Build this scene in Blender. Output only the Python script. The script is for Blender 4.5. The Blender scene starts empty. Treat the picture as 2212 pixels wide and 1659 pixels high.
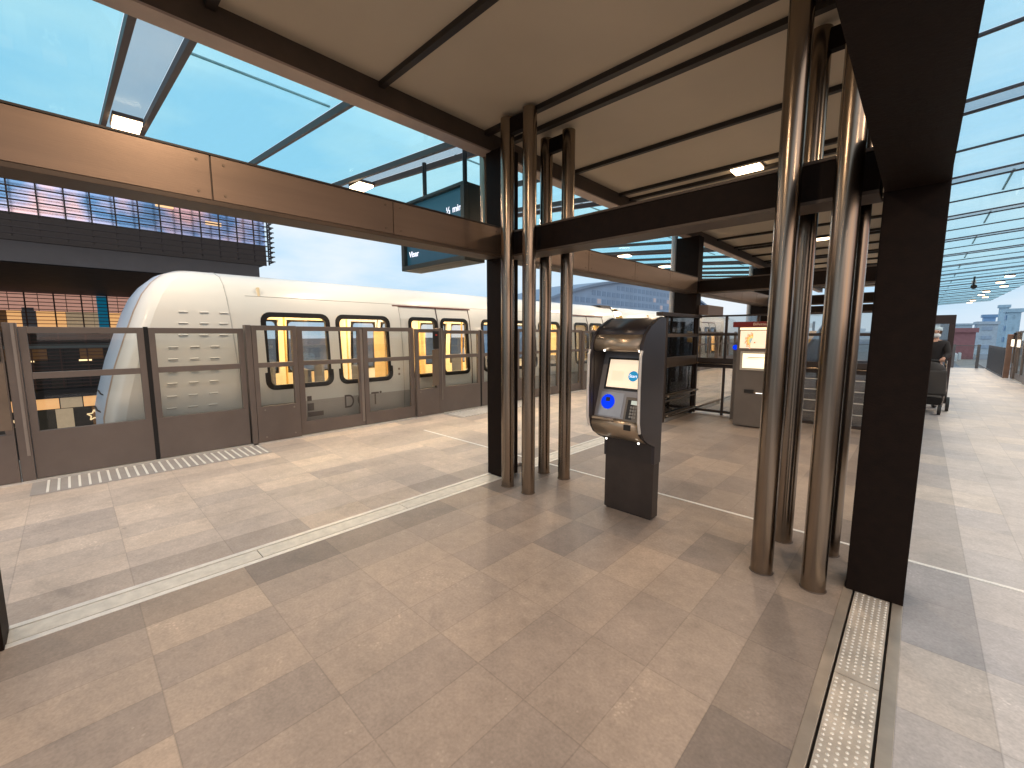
import bpy, math, random
from mathutils import Vector
random.seed(7)
S = bpy.context.scene
COL = S.collection
R = math.radians
# ------------------------------------------------------------------ camera
cd = bpy.data.cameras.new('camera'); cam = bpy.data.objects.new('camera', cd); COL.objects.link(cam)
cd.sensor_width = 36; cd.lens = 36*915/2212; cd.clip_start = .05; cd.clip_end = 3000
cam.location = (0, 0, 1.6); cam.rotation_euler = (R(90-6.7), 0, R(43.85)); S.camera = cam
# ------------------------------------------------------------------ world: dusk sky under thin cloud
SUN_EL, SUN_AZ = 7.0, 112.0      # azimuth clockwise from +Y
w = bpy.data.worlds.new("World"); S.world = w; w.use_nodes = True
nt = w.node_tree; nt.nodes.clear(); N = nt.nodes.new; LK = nt.links.new
out = N('ShaderNodeOutputWorld'); tc = N('ShaderNodeTexCoord')
sky = N('ShaderNodeTexSky'); sky.sky_type = 'NISHITA'; sky.sun_disc = False
sky.sun_elevation = R(SUN_EL); sky.sun_rotation = R(SUN_AZ); sky.air_density = 1.2; sky.dust_density = 2.5; sky.ozone_density = 3
bg1 = N('ShaderNodeBackground'); bg1.inputs[1].default_value = .12; LK(sky.outputs[0], bg1.inputs[0])
mp = N('ShaderNodeMapping'); mp.inputs['Scale'].default_value = (1.6, 1.6, 5.0); LK(tc.outputs['Generated'], mp.inputs[0])
nz = N('ShaderNodeTexNoise'); nz.inputs['Scale'].default_value = 1.7; nz.inputs['Detail'].default_value = 7; nz.inputs['Roughness'].default_value = .55
LK(mp.outputs[0], nz.inputs['Vector'])
cr = N('ShaderNodeValToRGB'); LK(nz.outputs[0], cr.inputs[0])
cr.color_ramp.elements[0].position = .36; cr.color_ramp.elements[0].color = (.46, .66, .84, 1)
cr.color_ramp.elements[1].position = .66; cr.color_ramp.elements[1].color = (.74, .80, .86, 1)
# pink-lit cloud banks on the sunset side
sp = N('ShaderNodeSeparateXYZ'); LK(tc.outputs['Generated'], sp.inputs[0])
m1 = N('ShaderNodeMapRange'); m1.inputs[1].default_value = .25; m1.inputs[2].default_value = .85; LK(sp.outputs[0], m1.inputs[0])
m2 = N('ShaderNodeMapRange'); m2.inputs[1].default_value = .75; m2.inputs[2].default_value = .2; LK(sp.outputs[2], m2.inputs[0])
nz2 = N('ShaderNodeTexNoise'); nz2.inputs['Scale'].default_value = 5; nz2.inputs['Detail'].default_value = 6; LK(mp.outputs[0], nz2.inputs['Vector'])
m3 = N('ShaderNodeMapRange'); m3.inputs[1].default_value = .43; m3.inputs[2].default_value = .55; LK(nz2.outputs[0], m3.inputs[0])
mm = N('ShaderNodeMath'); mm.operation = 'MULTIPLY'; LK(m1.outputs[0], mm.inputs[0]); LK(m2.outputs[0], mm.inputs[1])
mm2 = N('ShaderNodeMath'); mm2.operation = 'MULTIPLY'; LK(mm.outputs[0], mm2.inputs[0]); LK(m3.outputs[0], mm2.inputs[1])
mx = N('ShaderNodeMix'); mx.data_type = 'RGBA'; LK(mm2.outputs[0], mx.inputs[0]); LK(cr.outputs[0], mx.inputs[6]); mx.inputs[7].default_value = (1.0, .56, .45, 1)
bg2 = N('ShaderNodeBackground'); bg2.inputs[1].default_value = 1.32; LK(mx.outputs[2], bg2.inputs[0])
ms = N('ShaderNodeMixShader'); ms.inputs[0].default_value = .86
LK(bg1.outputs[0], ms.inputs[1]); LK(bg2.outputs[0], ms.inputs[2]); LK(ms.outputs[0], out.inputs[0])
# ------------------------------------------------------------------ sun, low and veiled
sd = bpy.data.lights.new('sun', 'SUN'); sd.energy = .5; sd.angle = R(55); sd.color = (1, .86, .74)
sun = bpy.data.objects.new('sun', sd); COL.objects.link(sun)
dv = Vector((math.sin(R(SUN_AZ))*math.cos(R(SUN_EL)), math.cos(R(SUN_AZ))*math.cos(R(SUN_EL)), math.sin(R(SUN_EL))))
sun.rotation_euler = dv.to_track_quat('Z', 'Y').to_euler(); sun.location = (60, -20, 30)
S.view_settings.view_transform = 'Standard'; S.view_settings.look = 'None'; S.view_settings.exposure = 0; S.view_settings.gamma = 1
S.cycles.max_bounces = 10; S.cycles.transparent_max_bounces = 24; S.cycles.sample_clamp_indirect = 6; S.cycles.use_denoising = True
LAMP_W = 32; WARM = (1, .735, .50)

# ------------------------------------------------------------------ materials
MATS = {}
def mat(name, c, rough=.5, metal=0, var=.12, vs=3.0, bump=0, bs=40, emit=0, emc=None, spec=.5, stretch=None, coat=0):
    if name in MATS: return MATS[name]
    m = bpy.data.materials.new(name); m.use_nodes = True; MATS[name] = m
    t = m.node_tree; b = t.nodes['Principled BSDF']; n = t.nodes.new; l = t.links.new
    b.inputs['Roughness'].default_value = rough; b.inputs['Metallic'].default_value = metal
    b.inputs['Specular IOR Level'].default_value = spec; b.inputs['Coat Weight'].default_value = coat
    g = n('ShaderNodeNewGeometry'); mp = n('ShaderNodeMapping'); l(g.outputs['Position'], mp.inputs[0])
    if stretch: mp.inputs['Scale'].default_value = stretch
    z = n('ShaderNodeTexNoise'); z.inputs['Scale'].default_value = vs; z.inputs['Detail'].default_value = 6; z.inputs['Roughness'].default_value = .6; l(mp.outputs[0], z.inputs['Vector'])
    r = n('ShaderNodeMapRange'); r.inputs[1].default_value = .3; r.inputs[2].default_value = .7
    r.inputs[3].default_value = 1-var; r.inputs[4].default_value = 1+var; l(z.outputs[0], r.inputs[0])
    x = n('ShaderNodeVectorMath'); x.operation = 'SCALE'; x.inputs[0].default_value = c[:3]; l(r.outputs[0], x.inputs['Scale'])
    l(x.outputs[0], b.inputs['Base Color'])
    rr = n('ShaderNodeMapRange'); rr.inputs[3].default_value = max(0, rough-.07); rr.inputs[4].default_value = min(1, rough+.1); l(z.outputs[0], rr.inputs[0]); l(rr.outputs[0], b.inputs['Roughness'])
    if bump:
        z2 = n('ShaderNodeTexNoise'); z2.inputs['Scale'].default_value = bs; z2.inputs['Detail'].default_value = 4; l(mp.outputs[0], z2.inputs['Vector'])
        bp = n('ShaderNodeBump'); bp.inputs['Strength'].default_value = bump; bp.inputs['Distance'].default_value = .01; l(z2.outputs[0], bp.inputs['Height']); l(bp.outputs[0], b.inputs['Normal'])
    if emit:
        b.inputs['Emission Color'].default_value = (*(emc or c)[:3], 1); b.inputs['Emission Strength'].default_value = emit
    return m
def glass(name, tint, mixg=.12, rough=.02, diff=0, dc=(.8, .85, .85), dirt=0):
    """clear pane: tinted see-through + fresnel gloss (+ optional frit)"""
    if name in MATS: return MATS[name]
    m = bpy.data.materials.new(name); m.use_nodes = True; MATS[name] = m
    t = m.node_tree; t.nodes.clear(); n = t.nodes.new; l = t.links.new
    o = n('ShaderNodeOutputMaterial'); tr = n('ShaderNodeBsdfTransparent'); tr.inputs[0].default_value = (*[c**.5 for c in tint], 1)
    gl = n('ShaderNodeBsdfGlossy'); gl.inputs['Roughness'].default_value = rough; gl.inputs[0].default_value = (.9, .95, 1, 1)
    fr = n('ShaderNodeLayerWeight'); fr.inputs[0].default_value = .25
    mr = n('ShaderNodeMapRange'); mr.inputs[3].default_value = mixg*.3; mr.inputs[4].default_value = min(1, mixg*2.6); l(fr.outputs['Fresnel'], mr.inputs[0])
    mx = n('ShaderNodeMixShader'); l(mr.outputs[0], mx.inputs[0]); l(tr.outputs[0], mx.inputs[1]); l(gl.outputs[0], mx.inputs[2])
    last = mx; diff *= .6; dirt *= .6
    if diff:
        df = n('ShaderNodeBsdfTranslucent'); df.inputs[0].default_value = (*dc, 1)
        m3 = n('ShaderNodeMixShader'); l(mx.outputs[0], m3.inputs[1]); l(df.outputs[0], m3.inputs[2]); m3.inputs[0].default_value = diff
        if dirt:
            g = n('ShaderNodeNewGeometry'); mp = n('ShaderNodeMapping'); mp.inputs['Scale'].default_value = (.5, 2.2, 1); l(g.outputs['Position'], mp.inputs[0])
            z = n('ShaderNodeTexNoise'); z.inputs['Scale'].default_value = 1.2; z.inputs['Detail'].default_value = 5; l(mp.outputs[0], z.inputs['Vector'])
            r = n('ShaderNodeMapRange'); r.inputs[1].default_value = .35; r.inputs[2].default_value = .7; r.inputs[3].default_value = max(0, diff-dirt); r.inputs[4].default_value = diff+dirt; l(z.outputs[0], r.inputs[0]); l(r.outputs[0], m3.inputs[0])
        last = m3
    l(last.outputs[0], o.inputs[0])
    return m
def floor_mat(name, x0, dark, base, contrast=.13):
    m = bpy.data.materials.new(name); m.use_nodes = True
    t = m.node_tree; b = t.nodes['Principled BSDF']; n = t.nodes.new; l = t.links.new
    def M(op, a, c=None, d=None):
        k = n('ShaderNodeMath'); k.operation = op
        for i, v in enumerate((a, c, d)):
            if v is None: continue
            if isinstance(v, (int, float)): k.inputs[i].default_value = v
            else: l(v, k.inputs[i])
        return k.outputs[0]
    g = n('ShaderNodeNewGeometry'); s = n('ShaderNodeSeparateXYZ'); l(g.outputs['Position'], s.inputs[0])
    u = M('DIVIDE', M('SUBTRACT', s.outputs[0], x0), .302); v = M('DIVIDE', M('SUBTRACT', s.outputs[1], .16), .548)
    iu, iv = M('FLOOR', u), M('FLOOR', v); fu, fv = M('SUBTRACT', u, iu), M('SUBTRACT', v, iv)
    cb = n('ShaderNodeCombineXYZ'); l(iu, cb.inputs[0]); l(iv, cb.inputs[1])
    wn = n('ShaderNodeTexWhiteNoise'); wn.noise_dimensions = '2D'; l(cb.outputs[0], wn.inputs['Vector'])
    # some slabs span two courses: share one tone per pair of cells
    cb2 = n('ShaderNodeCombineXYZ'); l(M('FLOOR', M('DIVIDE', iu, 2)), cb2.inputs[0]); l(iv, cb2.inputs[1])
    wn2 = n('ShaderNodeTexWhiteNoise'); wn2.noise_dimensions = '2D'; l(cb2.outputs[0], wn2.inputs['Vector'])
    tone = M('ADD', M('MULTIPLY', wn.outputs[0], .6), M('MULTIPLY', wn2.outputs[0], .4))
    z = n('ShaderNodeTexNoise'); z.inputs['Scale'].default_value = 4.2; z.inputs['Detail'].default_value = 10; z.inputs['Roughness'].default_value = .7; l(g.outputs['Position'], z.inputs['Vector'])
    zf = n('ShaderNodeTexNoise'); zf.inputs['Scale'].default_value = 70; zf.inputs['Detail'].default_value = 6; l(g.outputs['Position'], zf.inputs['Vector'])
    zb = n('ShaderNodeTexNoise'); zb.inputs['Scale'].default_value = 1.3; zb.inputs['Detail'].default_value = 3; l(g.outputs['Position'], zb.inputs['Vector'])
    br = M('ADD', M('MULTIPLY', M('SUBTRACT', tone, .5), contrast*2.4), 1)
    br = M('MULTIPLY', br, M('ADD', M('MULTIPLY', M('SUBTRACT', z.outputs[0], .5), .62), 1))
    br = M('MULTIPLY', br, M('ADD', M('MULTIPLY', M('SUBTRACT', zf.outputs[0], .5), .55), 1))
    br = M('MULTIPLY', br, M('ADD', M('MULTIPLY', M('SUBTRACT', zb.outputs[0], .5), .5), 1))
    for k in dark:
        br = M('MULTIPLY', br, M('SUBTRACT', 1, M('MULTIPLY', M('COMPARE', iu, k, .1), .24)))
    # joints 3 mm wide
    du = M('MULTIPLY', M('SUBTRACT', .5, M('ABSOLUTE', M('SUBTRACT', fu, .5))), .302)
    dvv = M('MULTIPLY', M('SUBTRACT', .5, M('ABSOLUTE', M('SUBTRACT', fv, .5))), .548)
    d = M('MINIMUM', du, dvv)
    jr = n('ShaderNodeMapRange'); jr.inputs[1].default_value = .0012; jr.inputs[2].default_value = .0045; jr.inputs[3].default_value = .80; jr.inputs[4].default_value = 1; l(d, jr.inputs[0])
    br = M('MULTIPLY', br, jr.outputs[0])
    # worn patches where the pale aggregate shows, and dark walked-in smudges
    zw = n('ShaderNodeTexNoise'); zw.inputs['Scale'].default_value = 2.1; zw.inputs['Detail'].default_value = 9; zw.inputs['Roughness'].default_value = .68; zw.inputs['Distortion'].default_value = .6; l(g.outputs['Position'], zw.inputs['Vector'])
    wr = n('ShaderNodeMapRange'); wr.inputs[1].default_value = .56; wr.inputs[2].default_value = .66; l(zw.outputs[0], wr.inputs[0])
    vs_ = n('ShaderNodeTexVoronoi'); vs_.inputs['Scale'].default_value = 46; l(g.outputs['Position'], vs_.inputs['Vector'])
    vr = n('ShaderNodeMapRange'); vr.inputs[1].default_value = .18; vr.inputs[2].default_value = .42; vr.inputs[3].default_value = .34; vr.inputs[4].default_value = .02; l(vs_.outputs['Distance'], vr.inputs[0])
    br = M('MULTIPLY', br, M('ADD', 1, M('MULTIPLY', wr.outputs[0], vr.outputs[0])))
    dk = n('ShaderNodeMapRange'); dk.inputs[1].default_value = .30; dk.inputs[2].default_value = .43; dk.inputs[3].default_value = .80; dk.inputs[4].default_value = 1; l(zw.outputs[0], dk.inputs[0])
    br = M('MULTIPLY', br, dk.outputs[0])
    z4 = n('ShaderNodeTexNoise'); z4.inputs['Scale'].default_value = 16; z4.inputs['Detail'].default_value = 8; z4.inputs['Roughness'].default_value = .7; l(g.outputs['Position'], z4.inputs['Vector'])
    br = M('MULTIPLY', br, M('ADD', M('MULTIPLY', M('SUBTRACT', z4.outputs[0], .5), .55), 1))
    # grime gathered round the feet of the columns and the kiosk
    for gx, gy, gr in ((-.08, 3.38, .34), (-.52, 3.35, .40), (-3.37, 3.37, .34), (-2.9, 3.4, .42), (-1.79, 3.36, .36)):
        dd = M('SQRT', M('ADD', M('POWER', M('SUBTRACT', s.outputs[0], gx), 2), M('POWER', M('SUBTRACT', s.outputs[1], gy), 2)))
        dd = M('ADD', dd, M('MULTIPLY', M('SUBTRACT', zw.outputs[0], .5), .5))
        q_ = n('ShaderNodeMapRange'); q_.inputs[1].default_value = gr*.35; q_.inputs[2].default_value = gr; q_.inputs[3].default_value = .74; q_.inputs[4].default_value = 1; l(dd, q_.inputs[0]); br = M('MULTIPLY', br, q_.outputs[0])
    # small pale wear specks and dark gum spots
    vo = n('ShaderNodeTexVoronoi'); vo.inputs['Scale'].default_value = 9; l(g.outputs['Position'], vo.inputs['Vector'])
    sr = n('ShaderNodeMapRange'); sr.inputs[1].default_value = .03; sr.inputs[2].default_value = .06; sr.inputs[3].default_value = 1.28; sr.inputs[4].default_value = 1; l(vo.outputs['Distance'], sr.inputs[0])
    br = M('MULTIPLY', br, sr.outputs[0])
    vo2 = n('ShaderNodeTexVoronoi'); vo2.inputs['Scale'].default_value = 1.3; l(g.outputs['Position'], vo2.inputs['Vector'])
    sr2 = n('ShaderNodeMapRange'); sr2.inputs[1].default_value = .012; sr2.inputs[2].default_value = .03; sr2.inputs[3].default_value = .72; sr2.inputs[4].default_value = 1; l(vo2.outputs['Distance'], sr2.inputs[0])
    br = M('MULTIPLY', br, sr2.outputs[0])
    hue = n('ShaderNodeMix'); hue.data_type = 'RGBA'; l(tone, hue.inputs[0]); hue.inputs[6].default_value = (base[0]*.96, base[1]*.97, base[2]*1.04, 1); hue.inputs[7].default_value = (base[0]*1.05, base[1], base[2]*.95, 1)
    sc = n('ShaderNodeVectorMath'); sc.operation = 'SCALE'; l(hue.outputs[2], sc.inputs[0]); l(br, sc.inputs['Scale']); l(sc.outputs[0], b.inputs['Base Color'])
    rg = n('ShaderNodeMapRange'); rg.inputs[3].default_value = .34; rg.inputs[4].default_value = .6; l(z.outputs[0], rg.inputs[0]); l(rg.outputs[0], b.inputs['Roughness'])
    bp = n('ShaderNodeBump'); bp.inputs['Strength'].default_value = .25; bp.inputs['Distance'].default_value = .004
    l(M('ADD', M('MULTIPLY', zf.outputs[0], .5), jr.outputs[0]), bp.inputs['Height']); l(bp.outputs[0], b.inputs['Normal'])
    return m

blade_m = mat('dark_column_paint', (.011, .006, .004), .62, 0, .25, 14, .2, 90, spec=.12)
beam_face = mat('bronze_steel_cladding', (.215, .155, .115), .40, .8, .10, 2.5, .06, 60, stretch=(1, .25, 4))
beam_soff = mat('beam_soffit_paint', (.075, .050, .034), .5, .1, .2, 4, .1)
rib_m = mat('canopy_rib_paint', (.085, .062, .055), .5, .2, .2, 5)
ceil_m = mat('ceiling_panel_paint', (.54, .455, .34), .62, 0, .05, 1.2)
ceil_gap = mat('ceiling_rib_dark', (.022, .015, .011), .5)
steel = mat('brushed_stainless', (.27, .215, .165), .22, 1, .03, 1.5, 0)
steel_l = mat('light_stainless', (.72, .69, .64), .34, .35, .10, 12, .1, 160)
gate_m = mat('gate_painted_aluminium', (.175, .140, .122), .42, .3, .10, 2, .05)
gate_l = mat('gate_light_edge', (.30, .26, .23), .35, .6, .1)
gap_m = mat('black_rubber', (.006, .005, .005), .6)
white_tr = mat('train_white_paint', (.67, .655, .62), .32, 0, .035, 1.0, coat=.3)
grey_tr = mat('train_grey_band', (.38, .345, .32), .3, 0, .05, 2, coat=.3)
seam_m = mat('train_seam', (.42, .30, .22), .4)
ws_m = mat('windscreen_painted_reflection', (.60, .71, .86), .30, 0, .04, coat=.15)  # light blue reflection on the windscreen painted as its base colour
int_m = mat('train_interior_panel', (.86, .70, .46), .5, 0, .08, 2)
dark_m = mat('black_gasket', (.012, .010, .009), .3)
canopy_glass = glass('canopy_glass', (.57, .92, .96), .03, .04, .10, (.55, .88, .97), .06)
canopy_glass_r = glass('canopy_glass_clear', (.74, .96, .98), .03, .04, .16, (.75, .95, 1.0), .08)
strip_glass = glass('fritted_glass', (.55, .66, .70), .03, .2, .42, (.60, .64, .65), .10)
gate_glass = glass('gate_glass', (.90, .91, .88), .06, .02)
tint_glass = glass('tinted_glass', (.70, .67, .62), .42, .02)
train_glass = glass('train_window_glass', (.86, .86, .85), .22, .01)
lamp_m = mat('lamp_diffuser', (1, .9, .75), .5, 0, 0, emit=9, emc=(1, .74, .45))
black_pl = mat('black_plastic', (.016, .014, .013), .38, 0, .15, 8)
kiosk_m = mat('kiosk_dark_grey', (.050, .042, .044), .33, .35, .12, 5, .05, 120)
kiosk_base = mat('kiosk_base_dark', (.034, .025, .021), .42, .1, .2, 6, .08)
visor_m = mat('kiosk_brown_steel', (.40, .32, .235), .3, .65, .08, 4, .04, 120, stretch=(.4, 4, 4))
face_m = mat('kiosk_face_plate', (.33, .32, .33), .38, .7, .06, 5)
white_em = mat('white_stud_light', (1, .97, .9), .4, 0, 0, emit=3.0)

# ------------------------------------------------------------------ mesh builder
ORG = {}
class MB:
    def __init__(s): s.v = []; s.f = []; s.sm = []; s.mi = []
    def add(s, vs, fs, smooth=False, mi=0):
        o = len(s.v); s.v += [tuple(a) for a in vs]
        for f in fs: s.f.append([o+i for i in f]); s.sm.append(smooth); s.mi.append(mi)
        return s
    def box(s, x0, x1, y0, y1, z0, z1, mi=0):
        return s.add([(x0,y0,z0),(x1,y0,z0),(x1,y1,z0),(x0,y1,z0),(x0,y0,z1),(x1,y0,z1),(x1,y1,z1),(x0,y1,z1)],
              [(0,3,2,1),(4,5,6,7),(0,1,5,4),(1,2,6,5),(2,3,7,6),(3,0,4,7)], mi=mi)
    def tube(s, p0, p1, r, n=16, r1=None, caps=True, mi=0):
        p0, p1 = Vector(p0), Vector(p1); r1 = r if r1 is None else r1
        d = (p1-p0).normalized(); a = d.orthogonal().normalized(); b = d.cross(a)
        vs = []
        for p, q in ((p0, r), (p1, r1)):
            for i in range(n): t = 2*math.pi*i/n; vs.append(p+(a*math.cos(t)+b*math.sin(t))*q)
        s.add(vs, [(i, (i+1) % n, n+(i+1) % n, n+i) for i in range(n)], True, mi)
        if caps:
            s.add(vs[:n], [tuple(reversed(range(n)))], False, mi); s.add(vs[n:], [tuple(range(n))], False, mi)
        return s
    def path(s, pts, r, n=10, mi=0):
        for a, b in zip(pts, pts[1:]): s.tube(a, b, r, n, mi=mi)
        for p in pts[1:-1]: s.ball(p, r*1.01, 8, 5, mi)
        return s
    def ball(s, c, r, n=12, m=8, mi=0, sc=(1, 1, 1)):
        vs = [(c[0], c[1], c[2]+r*sc[2])]
        for j in range(1, m):
            ph = math.pi*j/m
            for i in range(n): t = 2*math.pi*i/n; vs.append((c[0]+r*sc[0]*math.sin(ph)*math.cos(t), c[1]+r*sc[1]*math.sin(ph)*math.sin(t), c[2]+r*sc[2]*math.cos(ph)))
        vs.append((c[0], c[1], c[2]-r*sc[2])); k = len(vs)-1
        fs = [(0, 1+i, 1+(i+1) % n) for i in range(n)]
        for j in range(m-2):
            for i in range(n): fs.append((1+j*n+i, 1+(j+1)*n+i, 1+(j+1)*n+(i+1) % n, 1+j*n+(i+1) % n))
        fs += [(k, 1+(m-2)*n+(i+1) % n, 1+(m-2)*n+i) for i in range(n)]
        return s.add(vs, fs, True, mi)
    def dome(s, x, y, z, r, h):
        n = 6; vs = [(x+r*math.cos(i*math.pi/3), y+r*math.sin(i*math.pi/3), z) for i in range(n)]
        vs += [(x+r*.6*math.cos(i*math.pi/3), y+r*.6*math.sin(i*math.pi/3), z+h*.8) for i in range(n)] + [(x, y, z+h)]
        return s.add(vs, [(i, (i+1) % n, n+(i+1) % n, n+i) for i in range(n)]+[(n+i, n+(i+1) % n, 2*n) for i in range(n)], True)
    def prism(s, poly, lo, hi, ax='x', mi=0):
        """poly of 2D points in the other two axes, extruded along ax"""
        n = len(poly)
        def P(a, t):
            return {'x': (t, a[0], a[1]), 'y': (a[0], t, a[1]), 'z': (a[0], a[1], t)}[ax]
        vs = [P(a, lo) for a in poly]+[P(a, hi) for a in poly]
        return s.add(vs, [tuple(range(n)), tuple(reversed(range(n, 2*n)))]+[(i, n+i, n+(i+1) % n, (i+1) % n) for i in range(n)], mi=mi)
    def build(s, name, m, parent=None, bevel=0, label=None):
        org = ORG.get(parent.name, Vector((0, 0, 0))) if parent else Vector((0, 0, 0))
        if not parent and s.v:
            xs, ys, zs = zip(*s.v); org = Vector(((min(xs)+max(xs))/2, (min(ys)+max(ys))/2, min(zs)))
        me = bpy.data.meshes.new(name); me.from_pydata([(a[0]-org.x, a[1]-org.y, a[2]-org.z) for a in s.v], [], s.f)
        for k in (m if isinstance(m, (list, tuple)) else [m]): me.materials.append(k)
        for p, q, i in zip(me.polygons, s.sm, s.mi): p.use_smooth = q; p.material_index = i
        me.update()
        o = bpy.data.objects.new(name, me); COL.objects.link(o)
        if parent: o.parent = parent
        else: o.location = org
        ORG[o.name] = org
        if bevel:
            b = o.modifiers.new('bevel', 'BEVEL'); b.width = bevel; b.segments = 2; b.limit_method = 'ANGLE'; b.angle_limit = R(35)
        if label: o['label'] = label
        return o
def tag(o, label, cat, group=None):
    o['label'] = label; o['category'] = cat
    if group: o['group'] = group
    return o
def thing(name, loc, label, cat, group=None):
    o = bpy.data.objects.new(name, None); COL.objects.link(o); o.location = loc; o.empty_display_size = .2
    ORG[o.name] = Vector(loc); return tag(o, label, cat, group)
def struct(o): o['kind'] = 'structure'; return o
def copy_tree(o, parent=None):
    c = o.copy(); COL.objects.link(c); c.parent = parent
    for ch in list(o.children): copy_tree(ch, c)
    return c
def text(s, size, loc, rot, m, parent, name='lettering', depth=.002, align='CENTER'):
    cu = bpy.data.curves.new(name, 'FONT'); cu.body = s; cu.size = size; cu.extrude = depth; cu.align_x = align; cu.align_y = 'CENTER'
    t = bpy.data.objects.new('tmp', cu); COL.objects.link(t); bpy.context.view_layer.update()
    me = bpy.data.meshes.new_from_object(t.evaluated_get(bpy.context.evaluated_depsgraph_get())); bpy.data.objects.remove(t)
    me.materials.clear(); me.materials.append(m)
    o = bpy.data.objects.new(name, me); COL.objects.link(o); o.parent = parent
    o.location = Vector(loc)-ORG.get(parent.name, Vector((0, 0, 0))); o.rotation_euler = rot; return o
ORD = ['nearest', 'second', 'third', 'fourth', 'fifth', 'sixth', 'seventh', 'eighth', 'ninth', 'tenth', 'eleventh', 'twelfth', 'thirteenth', 'fourteenth', 'fifteenth', 'sixteenth', 'seventeenth', 'eighteenth', 'nineteenth', 'twentieth']

# ================================================================== SETTING
YA, YB = -9.0, 29.6
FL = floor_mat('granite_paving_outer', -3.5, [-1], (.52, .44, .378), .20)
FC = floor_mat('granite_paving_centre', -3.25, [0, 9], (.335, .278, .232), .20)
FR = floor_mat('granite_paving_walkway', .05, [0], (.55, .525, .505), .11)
def sheet(name, x0, x1, m, z=0, y0=YA, y1=YB):
    return struct(MB().box(x0, x1, y0, y1, z-.3, z).build(name, m))
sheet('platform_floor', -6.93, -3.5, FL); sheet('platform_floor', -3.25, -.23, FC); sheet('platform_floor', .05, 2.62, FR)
sheet('platform_subfloor', -3.5, -3.25, beam_soff, -.03); sheet('platform_subfloor', -.23, .05, beam_soff, -.03)
inl = mat('pale_stone_inlay', (.86, .84, .80), .35, 0, .05)
inlay = MB(); inlay.box(-5.9, -3.52, 3.99, 4.02, -.02, .004); inlay.box(-3.23, -.25, 3.99, 4.02, -.02, .004); inlay.box(.06, 2.6, 3.99, 4.02, -.02, .004)
struct(inlay.build('platform_joint_line', inl))
conc = mat('concrete', (.30, .29, .27), .8, 0, .18, 1.2, .3, 12)
ground_m = mat('ground_asphalt', (.10, .10, .105), .85, 0, .3, .05, .2, 2)
struct(MB().add([(-900, -900, -7), (900, -900, -7), (900, 900, -7), (-900, 900, -7)], [(0, 1, 2, 3)]).build('ground', ground_m))
struct(MB().box(-10.6, -6.93, YA, 60, -1.9, -1.2).box(-6.95, -6.93, YA, YB, -1.2, -.3).box(-10.75, -10.6, YA, 60, -1.9, -.5).build('trackbed', conc))
struct(MB().box(2.62, 6.6, YA, 70, -1.9, -1.2).box(6.6, 6.75, YA, 70, -1.9, -.35).build('trackbed', conc))
struct(MB().box(-6.9, 2.6, YA, YB, -1.9, -.31).build('platform_base', conc))
rail_m = mat('rail_steel', (.35, .30, .27), .4, .9)
for k, (x0, nm) in enumerate(((-9.2, 'left'), (-7.75, 'left'), (3.9, 'right'), (5.35, 'right'))):
    tag(MB().box(x0, x0+.07, YA, 60, -1.2, -1.05).box(x0-.04, x0+.11, YA, 60, -1.199, -1.17).build('track_rail', rail_m),
        ['far steel rail of the track under the train', 'near steel rail of the track under the train', 'near steel rail of the track beyond the right walkway', 'far steel rail of the track beyond the right walkway'][k], 'rail', 'running rails')

# ================================================================== DRAINS
drain_in = mat('drain_cover_steel', (.56, .50, .43), .4, .35, .18, 9, .1, 120); drain_fl = mat('drain_flange_steel', (.42, .36, .30), .36, .5, .15, 5)
def drain(x0, x1, y0, y1, dots, label):
    t = thing('floor_drain', ((x0+x1)/2, (y0+y1)/2, 0), label, 'drain', 'metal drain channels in the floor')
    w_ = x1-x0
    MB().box(x0, x0+w_*.17, y0, y1, -.029, .003).box(x1-w_*.17, x1, y0, y1, -.029, .003).build('side_flange', drain_fl if dots else steel_l, t, .0015)
    pl = MB(); g = MB(); y = y0; ln = 1.2; i = 0
    a, b = x0+w_*.21, x1-w_*.21
    while y < y1-.01:
        ye = min(y+ln, y1); pl.box(a, b, y+.003, ye-.003, -.02, .001)
        yy = y+.05
        while yy < ye-.04 and dots:
            for q in range(6): g.dome(a+(b-a)*(q+.5)/6, yy, .001, .0075, .0045)
            yy += .03
        y = ye
    p = pl.build('cover_plate', drain_in if dots else mat('drain_pale', (.60, .565, .51), .4, .2, .15, 14), t)
    if dots: g.build('raised_studs', steel_l, p)
    return t
drain(-3.5, -3.25, -.36, 3.25, False, 'long pale metal drain strip crossing the floor at left to the four-pole column')
drain(-3.5, -3.25, 3.8, 7.3, False, 'short metal drain strip in the floor behind the ticket kiosk')
drain(-.23, .05, -1.2, 3.3, True, 'studded metal drain cover running into the foot of the big dark column at right')

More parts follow.
